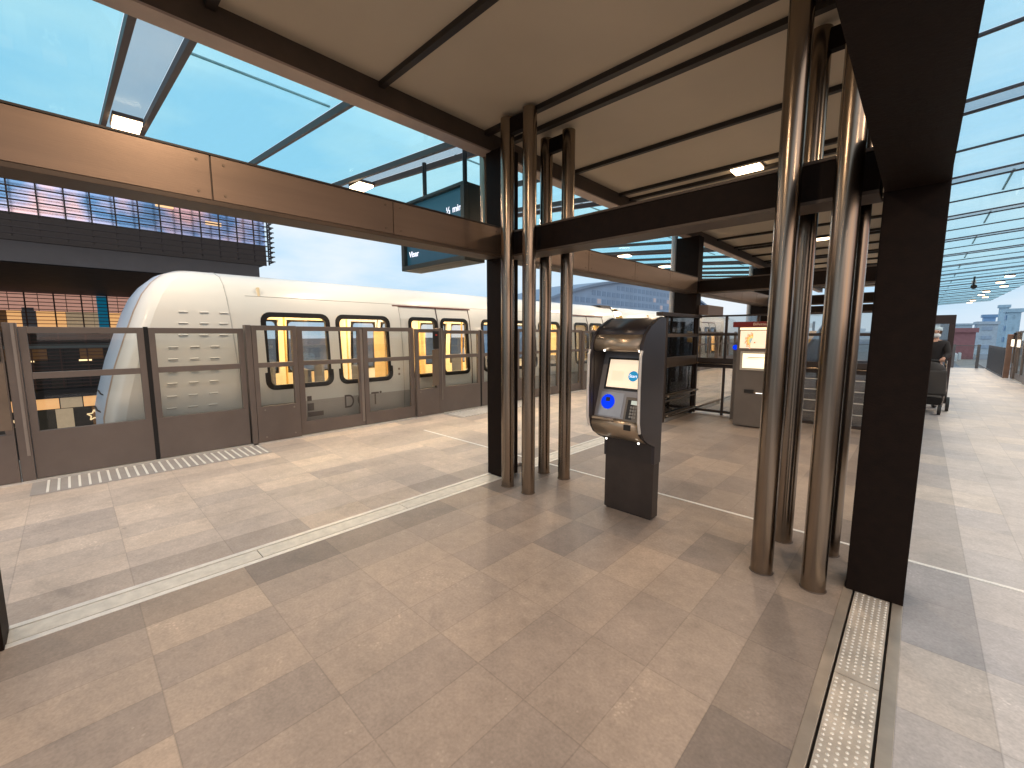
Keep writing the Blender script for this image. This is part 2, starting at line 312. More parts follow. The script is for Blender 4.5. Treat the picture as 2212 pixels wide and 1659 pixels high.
# ================================================================== COLUMNS
def column(xs, y, side, poles, label, wide=False):
    """xs: inner x of the blade, side -1 = left row (blade extends to -x)"""
    x0, x1 = (xs-.25, xs) if side < 0 else (xs, xs+.27)
    t = thing('platform_column', ((x0+x1)/2, y, 0), label, 'column', 'steel columns of the canopy')
    zt = 3.52
    if wide: x0 -= .20
    MB().box(x0, x1, y-.12, y+.12, 0, zt).build('steel_blade', blade_m, t, .004)
    if wide: MB().tube((x0-.07, y-.05, 0), (x0-.07, y-.05, 3.6), .06, 20).build('side_tube', mat('pale_tube', (.48, .44, .42), .4, .2), t)
    # outer half tube carried above the beam
    ox = x0-.10 if side < 0 else x1+.02
    if side < 0 and not wide: MB().tube((ox, y, 2.72), (ox, y, 3.62), .09, 20).build('upper_tube', steel, t)
    if poles:
        a, b = (xs+.21, xs+.50) if side < 0 else (xs-.15, xs-.44)
        for px in (a, b):
            for py in (y-.26, y+.34):
                q = MB().tube((px, py, 0), (px, py, 3.66), .0665, 28).build('round_pole', steel, t)
                MB().tube((px, py, .0005), (px, py, .007), .073, 24, .068).build('sealant_ring', beam_soff, q)
        # head plates tying poles to the roof
        hx0, hx1 = sorted((a, b)); MB().box(hx0-.03, hx1+.03, y-.29, y-.23, 3.50, 3.64).box(hx0-.03, hx1+.03, y+.31, y+.37, 3.50, 3.64).build('head_plate', blade_m, t)
    return t
column(-3.26, 3.37, -1, True, 'column with a cluster of four round steel poles left of the ticket kiosk')
column(-.22, 3.40, 1, True, 'tall dark column with bundled steel poles at right of the ticket kiosk')
column(-3.24, -.48, -1, False, 'dark column foot cut off by the left edge of the photo')
column(-3.28, 8.82, -1, False, 'dark column behind the glass screen, left of the red-topped ticket machine', True)
column(-.22, 8.82, 1, False, 'column hidden behind the big dark column, beside the walkway')
column(-3.28, 14.26, -1, False, 'far dark column above the red-topped ticket machine', True)
column(-.22, 14.26, 1, False, 'far column at the back of the shelter beside the glass lift')
column(-3.26, 19.70, -1, False, 'farthest column of the left row')

# ================================================================== BEAMS
bolt_m = mat('beam_bolt', (.16, .12, .085), .4, .6)
def long_beam(x0, x1, y0, y1, label):
    t = thing('roof_beam', ((x0+x1)/2, (y0+y1)/2, 2.41), label, 'beam', 'steel beams between the columns')
    MB().box(x0+.012, x1-.012, y0, y1, 2.435, 2.70).build('beam_core', beam_soff, t)
    MB().box(x0-.002, x1+.002, y0, y1, 2.704, 2.716).build('beam_flange', ceil_gap, t)
    MB().box(x0, x1, y0, y1, 2.405, 2.434).build('beam_soffit', beam_soff, t, .003)
    y = y1
    while y > y0+.05:
        a = max(y0, y-1.27)
        for (xa, xb) in ((x1-.011, x1), (x0, x0+.011)):
            p = MB().box(xa, xb, a+.004, y-.004, 2.436, 2.70).build('cladding_panel', beam_face, t, .0015)
            bm = MB()
            xo = xb if xb == x1 else xa
            for yy in (a+.07, y-.07):
                for zz in (2.475, 2.66): bm.tube((xo-.004, yy, zz), (xo+.004, yy, zz), .0085, 10)
            bm.build('panel_bolts', bolt_m, p)
        y = a
long_beam(-3.5, -3.27, -.35, 3.24, 'bronze panelled beam from the left edge to the four-pole column')
long_beam(-3.5, -3.27, -5.4, -.62, 'bronze panelled beam continuing past the left edge')
long_beam(-3.5, -3.27, 3.50, 8.69, 'bronze beam behind the four-pole column, above the white train')
long_beam(-3.5, -3.27, 8.95, 14.13, 'far bronze beam above the red-topped ticket machine')
def cross_beam(y, label, x0=-3.24, x1=-.24):
    t = thing('cross_beam', ((x0+x1)/2, y, 2.41), label, 'beam', 'dark cross beams of the shelter')
    MB().box(x0, x1, y-.115, y+.115, 2.42, 2.64).build('beam_core', blade_m, t)
    MB().box(x0, x1, y-.125, y+.125, 2.40, 2.42).box(x0, x1, y-.125, y+.125, 2.641, 2.658).build('beam_flange', beam_soff, t)
cross_beam(3.385, 'dark cross beam between the two pole clusters above the ticket kiosk')
cross_beam(8.82, 'dark cross beam above the glass screen behind the kiosk')
cross_beam(14.26, 'far dark cross beam deep inside the shelter')
cross_beam(19.70, 'farthest dark cross beam at the back of the shelter')
t = thing('roof_beam', (-.09, 0, 2.4), 'wide dark beam overhead running from the big right column towards the camera', 'beam', 'steel beams between the columns')
MB().box(-.21, .04, -4.5, 3.26, 2.41, 2.70).build('beam_core', blade_m, t); MB().box(-.215, .045, -4.5, 3.26, 2.395, 2.409).build('beam_flange', blade_m, t)
t = thing('roof_beam', (-.09, 9, 2.4), 'dark beam hidden behind the big right column along the walkway', 'beam', 'steel beams between the columns')
MB().box(-.21, .04, 3.54, 8.69, 2.41, 2.70).box(-.21, .04, 8.95, 14.13, 2.41, 2.70).build('beam_core', blade_m, t)

# ================================================================== CANOPY
def strips(y0, y1):
    ks = []; k = -5
    while 3.36+2.72*k < y1:
        if 3.36+2.72*k > y0: ks.append(3.36+2.72*k)
        k += 1
    return ks
def zl(x): return 3.70+(abs(x+3.6))*.083      # left glass rises outward
def zr(x): return 3.70+(x-.1)*.07
def glass_canopy(name, xi, xo, zf, ya, yb, label, gmat, lo=-.03, hi=.04, rm=None):
    t = thing(name, ((xi+xo)/2, (ya+yb)/2, 3.7), label, 'canopy')
    cs = strips(ya, yb)
    def slab(mb, y0, y1, lo, hi):
        a, b = sorted((xi, xo)); mb.prism([(a, zf(a)+lo), (b, zf(b)+lo), (b, zf(b)+hi), (a, zf(a)+hi)], y0, y1, 'y')
        return mb
    ys = []
    for c in cs: ys += [(c-.165, .045), (c+.165, .045)] + ([(c+1.36, .034)] if c+1.36 < yb else [])
    for y, w_ in ys: slab(MB(), y-w_/2, y+w_/2, lo, hi).build('rib', rm or rib_m, t)
    for c in cs:
        slab(MB(), c-.14, c+.14, .042, .050).build('fritted_strip', strip_glass, t)
        for a, b in ((c+.19, c+1.34), (c+1.38, c+2.53)):
            if b < yb: slab(MB(), a, b, .042, .054).build('glass_panel', gmat, t)
    # thin shading bar lying on the glass, parallel to the platform
    sb = MB(); x = xi+(xo-xi)*.20; s_ = zf(x)+.06
    for c in cs:
        if c+1.34 < yb: sb.box(x-.012, x+.012, c+.19, c+1.34, s_, s_+.012)
    sb.build('shading_bar', mat('grey_bar', (.22, .30, .32), .6), t)
    return t, cs
glass_canopy('glass_canopy', -3.60, -7.6, zl, -4, 24, 'blue tinted glass canopy over the train side of the platform', canopy_glass)
glass_canopy('glass_canopy', .06, 3.35, zr, 2, 46.5, 'long blue tinted glass canopy over the walkway at right', canopy_glass_r, .022, .04, mat('canopy_rib_grey', (.085, .075, .085), .5, .2))
t = thing('solid_ceiling', (-1.73, 8, 3.7), 'brown panelled ceiling with dark ribs above the ticket kiosk', 'ceiling')
cs = strips(-4, 24)
for c in cs:
    MB().box(-3.44, -.02, c-.13, c+.13, 3.70, 3.73).build('ceiling_panel', ceil_m, t)
    MB().box(-3.44, -.02, c+.19, c+1.335, 3.70, 3.73).build('ceiling_panel', ceil_m, t)
    MB().box(-3.44, -.02, c+1.385, c+2.53, 3.70, 3.73).build('ceiling_panel', ceil_m, t)
    for y, w_ in ((c-.16, .06), (c+.16, .06), (c+1.36, .05)): MB().box(-3.44, -.02, y-w_/2, y+w_/2, 3.655, 3.735).build('ceiling_rib', ceil_gap, t)
MB().box(-3.44, -.02, -4.2, 24.2, 3.737, 3.78).build('roof_deck', ceil_gap, t)
e1 = MB(); e1.box(-3.60, -3.445, -4.2, 24.2, 3.53, 3.84); e1.build('edge_beam', beam_soff, t, .004)
MB().box(-3.605, -3.44, -4.2, 24.2, 3.512, 3.528).build('edge_beam_soffit', mat('soffit_strip', (.42, .32, .26), .5, .3), t)
MB().box(-.015, .055, 1.0, 24.2, 3.53, 3.84).build('edge_beam', blade_m, t, .004)
# ================================================================== LAMPS
def lamp(x, y, z, label, w_=.26, grp='warm strip lamps set in the canopy', power=1.0):
    t = thing('canopy_lamp', (x, y, z), label, 'lamp', grp)
    MB().box(x-w_/2, x+w_/2, y-.125, y+.125, z, z+.04).build('lamp_housing', rib_m, t)
    MB().box(x-w_/2+.012, x+w_/2-.012, y-.115, y+.115, z-.030, z-.001).build('diffuser', lamp_m, t)
    ld = bpy.data.lights.new('lamp_light', 'AREA'); ld.shape = 'RECTANGLE'; ld.size = .22; ld.size_y = .15; ld.energy = LAMP_W*power; ld.color = WARM; ld.spread = R(170)
    lo = bpy.data.objects.new('lamp_light', ld); COL.objects.link(lo); lo.parent = t; lo.location = (0, 0, -.035)
    return t
k = 0
for c in strips(-4, 24):
    x = -6.48; where = 'behind the camera' if c < 0 else ''
    if c < 0: lb = 'warm lamp above the platform edge, out of the photo %d strips behind the first' % (1+len([q for q in strips(-4, 24) if c < q < 0]))
    else:
        lb = ORD[k]+' warm lamp in the left glass canopy, counted from the left edge of the photo'; k += 1
    lamp(x, c, zl(x)-.045, lb, w_=.34, power=1.5)
k = 0
for c in (-4.8, .64, 6.08, 11.52, 16.96, 22.4):
    lb = ORD[k]+' warm lamp in the brown ceiling, counted away from the camera' if c > 1 else ('warm ceiling lamp straight above the camera' if c > 0 else 'warm ceiling lamp behind the camera')
    if c > 1: k += 1
    lamp(-1.75, c, 3.675, lb, w_=.34, power=1.35)
k = 0
for c in strips(-4, 45):
    x = 2.25 if k % 3 else 2.6
    lamp(x, c, (zr(x) if c > 1 else 3.85)-.035, ('warm lamp in the right glass canopy, number %s from the camera end' % (ORD[k] if k < 20 else 'last')), power=1.15); k += 1

# ================================================================== INFORMATION DISPLAY
t = thing('information_display', (-4.6, 3.48, 2.47), 'dark hanging departure display with two suspension rods above the beam', 'display')
MB().box(-5.30, -3.94, 3.375, 3.62, 2.47, 3.36).build('display_case', mat('display_case_paint', (.030, .040, .036), .4, .2), t, .004)
fr = MB(); 
for a in ((-5.30, -3.94, 3.30, 3.372, 3.325, 3.36), (-5.30, -3.94, 3.30, 3.372, 2.47, 2.53), (-5.30, -5.235, 3.30, 3.372, 2.532, 3.323), (-4.005, -3.94, 3.30, 3.372, 2.532, 3.323)): fr.box(*a)
fr.build('display_hood', mat('display_case_paint', (.03, .04, .036)), t, .002)
scr = MB().box(-5.235, -4.005, 3.355, 3.372, 2.532, 3.323).build('display_screen', mat('display_screen_glow', (.02, .06, .09), .15, 0, .02, emit=.24, emc=(.035, .17, .25)), t)
MB().box(-4.42, -4.006, 3.350, 3.3545, 2.66, 2.93).build('screen_block', mat('display_blue_block', (.2, .4, .7), .3, emit=.55, emc=(.25, .45, .85)), scr)
wt = mat('display_text_glow', (.9, .9, 1), .4, emit=1.2, emc=(.9, .9, 1))
text('½ min', .115, (-4.20, 3.352, 3.10), (R(90), 0, 0), wt, scr)
text('Kbh. S', .12, (-4.95, 3.352, 2.83), (R(90), 0, 0), wt, scr)
text('Viser', .11, (-5.07, 3.352, 2.68), (R(90), 0, 0), wt, scr)
for x in (-4.88, -4.06): MB().tube((x, 3.42, 3.36), (x, 3.42, zl(x)+.02), .028, 16).build('suspension_rod', black_pl, t)

# ================================================================== PLATFORM SCREEN GATES (one module 5.5 m long)
def gate_module(px, y0, label, s=1):
    """px = plane x; s=+1 faces +x"""
    t = thing('platform_gate', (px, y0, 0), label, 'platform barrier', 'half-height platform screen gates')
    def X(a, b): return tuple(sorted((px+s*a, px+s*b)))
    def B(mb, a, b, y_0, y_1, z0, z1): x0, x1 = X(a, b); mb.box(x0, x1, y0+y_0, y0+y_1, z0, z1); return mb
    # end post
    p = B(MB(), -.10, .02, -.07, .03, 0, 1.72).build('post', gate_m, t, .004)
    B(MB(), .0205, .028, -.012, .012, .30, 1.72).build('post_edge_strip', gate_l, p)
    def panel(name, a, b, zb, top, depth=(-.06, 0), mid=(1.12, 1.19), stile=.062, glass_all=False):
        f = MB(); d0, d1 = depth
        B(f, d0, d1, a, b, .03, zb)                                    # lower infill
        B(f, d0, d1, a, a+stile, zb, top); B(f, d0, d1, b-stile, b, zb, top)
        B(f, d0, d1, a+stile, b-stile, top-.07, top); B(f, d0, d1, a+stile, b-stile, *mid)
        o = f.build(name, gate_m, t, .003)
        g = MB(); m_ = (d0+d1)/2
        B(g, m_-.005, m_+.005, a+stile, b-stile, zb, mid[0]); B(g, m_-.005, m_+.005, a+stile, b-stile, mid[1], top-.07)
        g.build('glass_pane', gate_glass, o)
        return o
    panel('fixed_panel', .035, 1.04, .55, 1.68); panel('fixed_panel', 1.085, 2.10, .55, 1.68)
    B(MB(), -.055, -.01, 1.041, 1.084, 0, 1.69).build('expansion_joint', gap_m, t)
    p = B(MB(), -.10, .03, 2.12, 2.19, 0, 1.73).build('post', gate_m, t, .004)
    panel('side_panel', 2.195, 2.79, .55, 1.725, (-.04, .03))
    l = panel('sliding_door', 2.81, 3.87, .24, 1.72, (-.075, -.02), stile=.085); B(MB(), -.0195, -.012, 3.82, 3.865, .1, 1.68).build('door_edge', gate_l, l)
    l = panel('sliding_door', 3.88, 4.89, .24, 1.72, (-.075, -.02), stile=.085)
    f = panel('side_panel', 4.905, 5.42, .55, 1.70, (-.04, .03))
    c = B(MB(), .031, .07, 5.28, 5.40, 1.32, 1.66).build('release_box', black_pl, t, .004)
    B(MB(), .0705, .073, 5.32, 5.36, 1.57, 1.60).build('indicator_light', mat('red_indicator', (.35, .03, .02), .4, emit=.3), c)
    B(MB(), .031, .04, 5.26, 5.41, .60, 1.30).build('post_cover', mat('post_cover_brown', (.20, .15, .11), .4, .4), t)
    fx = MB()
    for y in (2.30, 2.70, 4.98):
        for z in (.50, .10): x0 = px+s*.031; fx.tube((x0, y0+y, z), (x0+s*.005, y0+y, z), .012, 10)
    fx.build('screw_caps', gate_l, t)
    B(MB(), -.14, .03, -.07, 5.43, -.02, .025).build('threshold', steel_l, t)
    return t
gm = gate_module(-6.85, -.40, 'platform gate panels in front of the train nose and first windows')
gl = [( -5.90, 'platform gate panels cut off by the left edge of the photo'), (5.10, 'platform gate panels seen just left of the four-pole column'),
      (10.60, 'platform gate panels between the pole cluster and the kiosk'), (16.10, 'distant gate panels behind the kiosk and glass screen'), (21.6, 'farthest gate panels of the train side')]
for y, lb in gl:
    c = copy_tree(gm); c.location = (-6.85, y, 0); c['label'] = lb
gr = gate_module(2.46, 18.2, 'brown-edged gate panels at the right edge of the photo beside the walkway', -1)
for y, lb in ((12.7, 'gate panels beside the walkway just outside the right edge'), (7.2, 'second gate panels outside the right edge'), (1.7, 'nearest gate panels outside the right edge')):
    c = copy_tree(gr); c.location = (2.46, y, 0); c['label'] = lb
# tactile ribbed strips
tact = mat('tactile_slab', (.36, .33, .32), .5, 0, .1, 6)
def tactile(y0, y1, label):
    t = thing('tactile_strip', (-6.55, (y0+y1)/2, 0), label, 'tactile paving', 'ribbed guide strips along the gates')
    MB().box(-6.80, -6.26, y0, y1, -.02, .004).build('slab', tact, t)
    b = MB(); y = y0+.12
    while y < y1-.03:
        b.box(-6.79, -6.28, y-.010, y+.010, .004, .011); y += .078
    b.build('raised_bars', inl, t)
tactile(-.40, 1.80, 'pale ribbed strip on the floor at the foot of the left gate panels')
tactile(5.1, 7.4, 'pale ribbed strip on the floor left of the four-pole column')
tactile(-5.9, -3.7, 'ribbed floor strip beyond the left edge')
struct(MB().box(-6.93, -6.83, YA, YB, .001, .006).build('platform_edge', inl))

# ================================================================== TRAIN
XC = -8.42
PR = [(1.18, -.95), (1.26, -.6), (1.30, 0.), (1.315, .53), (1.315, .78), (1.305, 1.2), (1.275, 1.6), (1.235, 1.9), (1.17, 2.13), (1.08, 2.30), (.93, 2.43), (.60, 2.52), (.25, 2.553), (0., 2.56)]
def pxz(z):
    for (a, za), (b, zb) in zip(PR, PR[1:]):
        if za <= z <= zb: return a+(b-a)*(z-za)/(zb-za)
    return PR[0][0]
def ringpts(off=0):
    h = [(x-off if x > 0 else 0, z-(off*.9 if z > 2.1 else 0)+(off if z < -.5 else 0)) for x, z in PR]
    return h+[(-x, z) for x, z in reversed(h[:-1])]
def noseY(z):
    T = [(-.95, .36), (.3, .31), (.6, .34), (1.2, .49), (1.84, .70), (2.2, .86), (2.4, 1.03), (2.5, 1.2), (2.57, 1.45)]
    for (za, a), (zb, b) in zip(T, T[1:]):
        if za <= z <= zb: return a+(b-a)*(z-za)/(zb-za)
    return 1.45
def car(y0, y1, doors, wins, label, nose_low=True, nose_high=False):
    t = thing('metro_train_car', (XC, (y0+y1)/2, -1.0), label, 'train')
    # each side is split at each opening
    ye = {y0+1.55, y1}
    for a, b in doors: ye |= {a, b}
    for a, b in wins: ye |= {a, b}
    ye = sorted(ye)
    rp = ringpts(); n = len(rp); half = len(PR)
    secs = []
    if nose_low:
        for dy, sc in ((0.08, 1.0),): secs.append([(XC+x*sc, y0-.16+noseY(z)+dy, z) for x, z in rp])
    else: ye[0:0] = [y0]
    for y in ye: secs.append([(XC+x, y, z) for x, z in rp])
    b = MB(); vs = [p for s_ in secs for p in s_]; fs = []; mi = []
    yv = [None]+ye if nose_low else ye
    def hole(ya, yb, j):
        jj = j if j < half-1 else 2*half-3-j      # mirrored strip index
        za, zb = PR[jj][1], PR[jj+1][1]
        for a, c in doors:
            if ya is not None and ya >= a-1e-6 and yb <= c+1e-6 and za >= -.001 and zb <= 2.131: return True
        for a, c in wins:
            if ya is not None and ya >= a-1e-6 and yb <= c+1e-6 and za >= .779 and zb <= 1.901: return True
        return False
    for k in range(len(secs)-1):
        for j in range(n-1):
            if hole(yv[k], yv[k+1], j): continue
            jj = j if j < half-1 else 2*half-3-j
            b.add([], []); b.f.append([k*n+j, (k+1)*n+j, (k+1)*n+j+1, k*n+j+1]); b.sm.append(True); b.mi.append(1 if (PR[jj+1][1] <= .531 and yv[k] is not None and yv[k] > 1.6+y0-.16) else 0)
    b.v = vs
    body = b.build('car_body', [white_tr, grey_tr], t)
    # inner lining, floor, end walls
    rq = ringpts(.07); L = MB(); ya, yb = y0+1.9, y1-.15
    yi = sorted({ya, yb}|{y for y in ye if ya < y < yb}); vs = [(XC+x, y, z) for y in yi for x, z in rq]; L.v = vs
    for k in range(len(yi)-1):
        for j in range(n-1):
            if hole(yi[k], yi[k+1], j): continue
            L.f.append([k*n+j, k*n+j+1, (k+1)*n+j+1, (k+1)*n+j]); L.sm.append(True); L.mi.append(0)
    L.build('interior_lining', int_m, t)
    MB().box(XC-1.2, XC+1.2, ya, yb, .0, .03).build('cabin_floor', mat('train_floor', (.16, .15, .15), .5), t)
    MB().box(XC-1.15, XC+1.15, ya-.03, ya, .03, 2.3).build('end_wall', int_m, t)
    MB().box(XC-.62, XC-.50, ya+.1, yb-.1, 2.30, 2.34).box(XC+.50, XC+.62, ya+.1, yb-.1, 2.30, 2.34).build('cabin_lights', mat('cabin_light', (1, .85, .6), .5, 0, 0, emit=45, emc=(1, .80, .50)), t)
    # nose shell with windscreen strip
    if nose_low:
        A = [(-.15, .001), (-.145, .35), (-.128, .60), (-.112, .72), (-.100, .775), (-.07, .88), (-.02, .95), (.02, .98), (.08, 1.0)]
        def sec(dy, sc): return [(XC+x*sc, y0-.16+noseY(z)+dy, z) for x, z in rp]
        for nm, i0, i1, m_, zlo in (('windscreen', 0, 3, ws_m, -9), ('windscreen_seam', 3, 4, seam_m, -9), ('nose_shell', 4, 8, white_tr, -9)):
            q = MB(); q.v = [p for dy, sc in A[i0:i1+1] for p in sec(dy, sc)]
            for k in range(i1-i0):
                for j in range(n-1): q.f.append([k*n+j, (k+1)*n+j, (k+1)*n+j+1, k*n+j+1]); q.sm.append(True); q.mi.append(0)
            q.build(nm, m_, t)
        q = MB()
        for z in (.58, .80): q.path([(XC+x*.95, y0-.16+noseY(z)+dy-.012, z) for dy, x in ((-.145, .0), (-.14, .5), (-.07, 1.05), (-.02, 1.26))], .010)
        q.build('bumper_strips', dark_m, t)
        # raised dashes on the side of the cab
        for z in [1.90, 1.75, 1.59, 1.43, 1.27, 1.11, .95, .78, .62]:
            for c_ in range(3):
                yy = .80+.23*c_+(.12 if z > 1.5 else .02)+(z-.62)*.10
                x = XC+pxz(z); MB().tube((x+.002, yy, z), (x+.002, yy+.10, z), .011, 8).build('raised_dash', white_tr, body)
        q = MB(); y = 1.63
        for (xa, za), (xb, zb) in zip(PR, PR[1:]): q.tube((XC+xa+.001, y+(.10-.05*za), za), (XC+xb+.001, y+(.10-.05*zb), zb), .007, 6, caps=False)
        q.build('panel_seam', mat('grey_seam', (.45, .44, .43), .5), body)
    q = MB(); z = 2.165; x = XC+pxz(z)+.001
    q.box(x-.004, x+.003, y0+1.7, y1-.1, z-.004, z+.004); q.build('roof_seam', mat('grey_seam', (.4, .4, .4), .5), body)
    q = MB()
    for a, b_ in doors: x = XC+pxz(2.145); q.box(x-.01, x+.012, a-.12, b_+.05, 2.125, 2.150)
    q.build('door_header', mat('door_header_red', (.16, .05, .04), .4), t)
    # windows
    def rrect(y0_, y1_, z0_, z1_, r, x_off, seg=5):
        pts = []
        for cy, cz, a0 in ((y1_-r, z1_-r, 0), (y0_+r, z1_-r, 90), (y0_+r, z0_+r, 180), (y1_-r, z0_+r, 270)):
            for i in range(seg+1):
                a = R(a0+90*i/seg); pts.append((cy+r*math.cos(a), cz+r*math.sin(a)))
        return [(x_off(z), y, z) for y, z in pts]
    def window(y0_, y1_, parent, rad=.11, z0_=.78, z1_=1.9, sides=(1, -1)):
        for sgn in sides:
            xo = lambda z, e=.006: XC+sgn*(pxz(min(max(z, -.9), 2.5))+e)
            xi = lambda z: XC+sgn*(pxz(z)-.05)
            o = rrect(y0_-.035, y1_+.035, z0_-.035, z1_+.035, rad+.03, xo); i_ = rrect(y0_+.04, y1_-.04, z0_+.04, z1_-.04, rad-.03, xo)
            i2 = rrect(y0_+.04, y1_-.04, z0_+.04, z1_-.04, rad-.03, xi); k = len(o); q = MB()
            q.add(o+i_+i2, [(a, (a+1) % k, k+(a+1) % k, k+a) for a in range(k)]+[(k+a, k+(a+1) % k, 2*k+(a+1) % k, 2*k+a) for a in range(k)], False)
            f = q.build('window_frame', dark_m, parent)
            gx = lambda z: XC+sgn*(pxz(z)-.02)
            MB().add([(gx(z0_), y0_, z0_), (gx(z0_), y1_, z0_), (gx(1.3), y1_, 1.3), (gx(1.3), y0_, 1.3), (gx(z1_), y1_, z1_), (gx(z1_), y0_, z1_)], [(0, 1, 2, 3), (3, 2, 4, 5)]).build('window_pane', train_glass, f)
    for a, b_ in wins: window(a, b_, t)
    # door leaves
    for a, b_ in doors:
        m_ = (a+b_)/2
        for l0, l1, w0, w1 in ((a+.015, m_-.012, a+.20, m_-.05), (m_+.012, b_-.015, m_+.09, b_-.10)):
            zs = [0, .53, .78, 1.2, 1.6, 1.9, 2.125]; cols = [l0, w0, w1, l1]
            for sgn in (1, -1):
                q = MB()
                for za, zb in zip(zs, zs[1:]):
                    for ca, cb in zip(cols, cols[1:]):
                        if ca == w0 and za >= .78 and zb <= 1.9: continue
                        q.add([(XC+sgn*(pxz(za)-.014), ca, za), (XC+sgn*(pxz(za)-.014), cb, za), (XC+sgn*(pxz(zb)-.014), cb, zb), (XC+sgn*(pxz(zb)-.014), ca, zb)], [(0, 1, 2, 3)], mi=1 if zb <= .53 else 0)
                lf = q.build('door_leaf', [white_tr, grey_tr], t)
                window(w0, w1, lf, .09, sides=(sgn,))
        q = MB()
        for y in (a, m_, b_): 
            for za, zb in zip([0, .53, 1.2, 1.6, 1.9], [.53, 1.2, 1.6, 1.9, 2.125]):
                for sgn in (1, -1): q.tube((XC+sgn*(pxz(za)-.012), y, za), (XC+sgn*(pxz(zb)-.012), y, zb), .012 if y != m_ else .014, 6, caps=False)
        q.build('door_seal', mat('door_seal_grey', (.10, .08, .075), .5), t)
    # seats, grab poles
    sm = mat('train_seat', (.10, .11, .15), .7); q = MB(); y = ya+.25
    while y < yb-.6:
        if not any(a-.45 < y < b_+.1 for a, b_ in doors):
            for xs in (XC-1.12, XC+.68):
                MB().box(xs, xs+.44, y, y+.44, .40, .48).box(xs, xs+.44, y+.40, y+.46, .48, 1.02).build('seat', sm, t, .02)
        y += .95
    gp = mat('grab_pole_yellow', (.65, .42, .12), .4)
    for a, b_ in doors:
        for yy in (a-.08, b_+.08):
            q.tube((XC+.85, yy, .03), (XC+.85, yy, 2.3), .018, 8); q.tube((XC-.85, yy, .03), (XC-.85, yy, 2.3), .018, 8)
    for yy in (2.75, 5.2, 8.0, 10.6): q.tube((XC, y0-.16+yy, .03), (XC, y0-.16+yy, 2.36), .018, 8)
    q.build('grab_poles', gp, t)
    q = MB()
    for a, b_ in doors:
        for yy in (a-.32, b_+.20): q.box(XC+.80, XC+1.2, yy, yy+.03, .03, 1.7); q.box(XC-1.2, XC-.8, yy, yy+.03, .03, 1.7)
    q.build('draught_screens', mat('draught_screen', (.75, .55, .28), .4), t)
    # running gear
    q = MB(); q.box(XC-1.1, XC+1.1, y0+.5, y1-.3, -1.0, -.8)
    for yy in (y0+2.4, y1-2.4):
        for dy in (-.9, .9):
            for xx in (XC-.78, XC+.70): q.tube((xx, yy+dy, -.70), (xx+.10, yy+dy, -.70), .36, 20)
    q.build('bogies', black_pl, t)
    return t
tr = car(.16, 12.45, [(4.40, 6.14), (9.86, 11.6)], [(2.05, 3.02), (3.18, 4.14), (6.48, 7.36), (7.50, 8.32), (8.46, 9.32)],
    'white driverless metro train with lit windows standing at the platform gates')
dg = mat('train_lettering_grey', (.11, .082, .075), .5)
for ch, y in (('D', 3.30), ('O', 3.55), ('T', 3.79)):
    o = text(ch, .33, (XC+pxz(.43)+.004, y, .43), (R(90), 0, R(90)), dg, tr, depth=.001)
    o.scale = (.80, 1, 1)
x = XC+pxz(.5)+.001
q = MB(); q.tube((x, 3.90, .545), (x+.003, 3.90, .545), .022, 14); q.box(x, x+.003, 2.60, 2.67, .52, .60); q.box(x, x+.003, 2.60, 2.70, .36, .48); q.box(x, x+.003, 2.60, 2.85, .26, .335); q.build('side_emblem', dg, tr)
q = MB(); x = XC+pxz(.9)
for z in (.95, .85): q.tube((x-.002, 4.30, z), (x+.006, 4.30, z), .022, 14)
q.build('door_buttons', mat('button_grey', (.25, .20, .16), .4), tr)
q = MB(); q.prism([(11.9, 2.53), (12.5, 2.53), (12.75, 2.33), (12.3, 2.30)], XC+.3, XC+.9); q.build('roof_fairing', mat('fairing_dark', (.10, .09, .09), .5), tr)
car(12.9, 25.2, [(14.6, 16.3), (20.0, 21.7)], [(16.7, 17.6), (17.75, 18.6), (18.8, 19.7)], 'second white metro car behind the first, seen past the ticket kiosk', nose_low=False)

# ================================================================== TICKET KIOSK
t = thing('ticket_kiosk', (-1.79, 3.38, 0), 'dark free-standing ticket kiosk with glowing start screen and bright blue reader disc', 'kiosk')
X0, X1 = -2.03, -1.545
MB().box(X0+.012, X1-.006, 3.345, 3.46, .012, .74).build('pedestal', kiosk_base, t, .006)
MB().box(X0+.03, X1-.02, 3.355, 3.45, 0, .011).build('pedestal_foot', black_pl, t)
prof = [(3.465, .50), (3.47, 1.735), (3.40, 1.745), (3.33, 1.725), (3.20, 1.665), (3.12, 1.60), (3.075, 1.52), (3.06, 1.42), (3.055, 1.15), (3.06, .92), (3.085, .83), (3.14, .755), (3.23, .70), (3.34, .655), (3.34, .50)]
for a, b in ((X0, X0+.028), (X1-.028, X1)): MB().prism(prof, a, b).build('side_panel', kiosk_m, t, .004)
def sweep(pts, x0, x1, th, m, nm, par):
    q = MB(); n = len(pts); v = [(x0, *p) for p in pts]+[(x1, *p) for p in pts]
    q.add(v, [(i, i+1, n+i+1, n+i) for i in range(n-1)], True)
    o = q.build(nm, m, par); s_ = o.modifiers.new('solid', 'SOLIDIFY'); s_.thickness = th; s_.offset = 0; return o
a, b = X0+.029, X1-.029
hood = sweep([(3.46, 1.728), (3.40, 1.732), (3.33, 1.712), (3.20, 1.652), (3.135, 1.595)], a, b, .012, kiosk_m, 'hood', t)
sweep([(3.135, 1.594), (3.105, 1.555), (3.092, 1.51), (3.10, 1.475), (3.12, 1.465)], a, b, .010, visor_m, 'visor', t)
MB().box(a, b, 3.122, 3.30, 1.458, 1.466).build('visor_underside', black_pl, t)
def FY(z): return 3.115+(z-.90)*.30
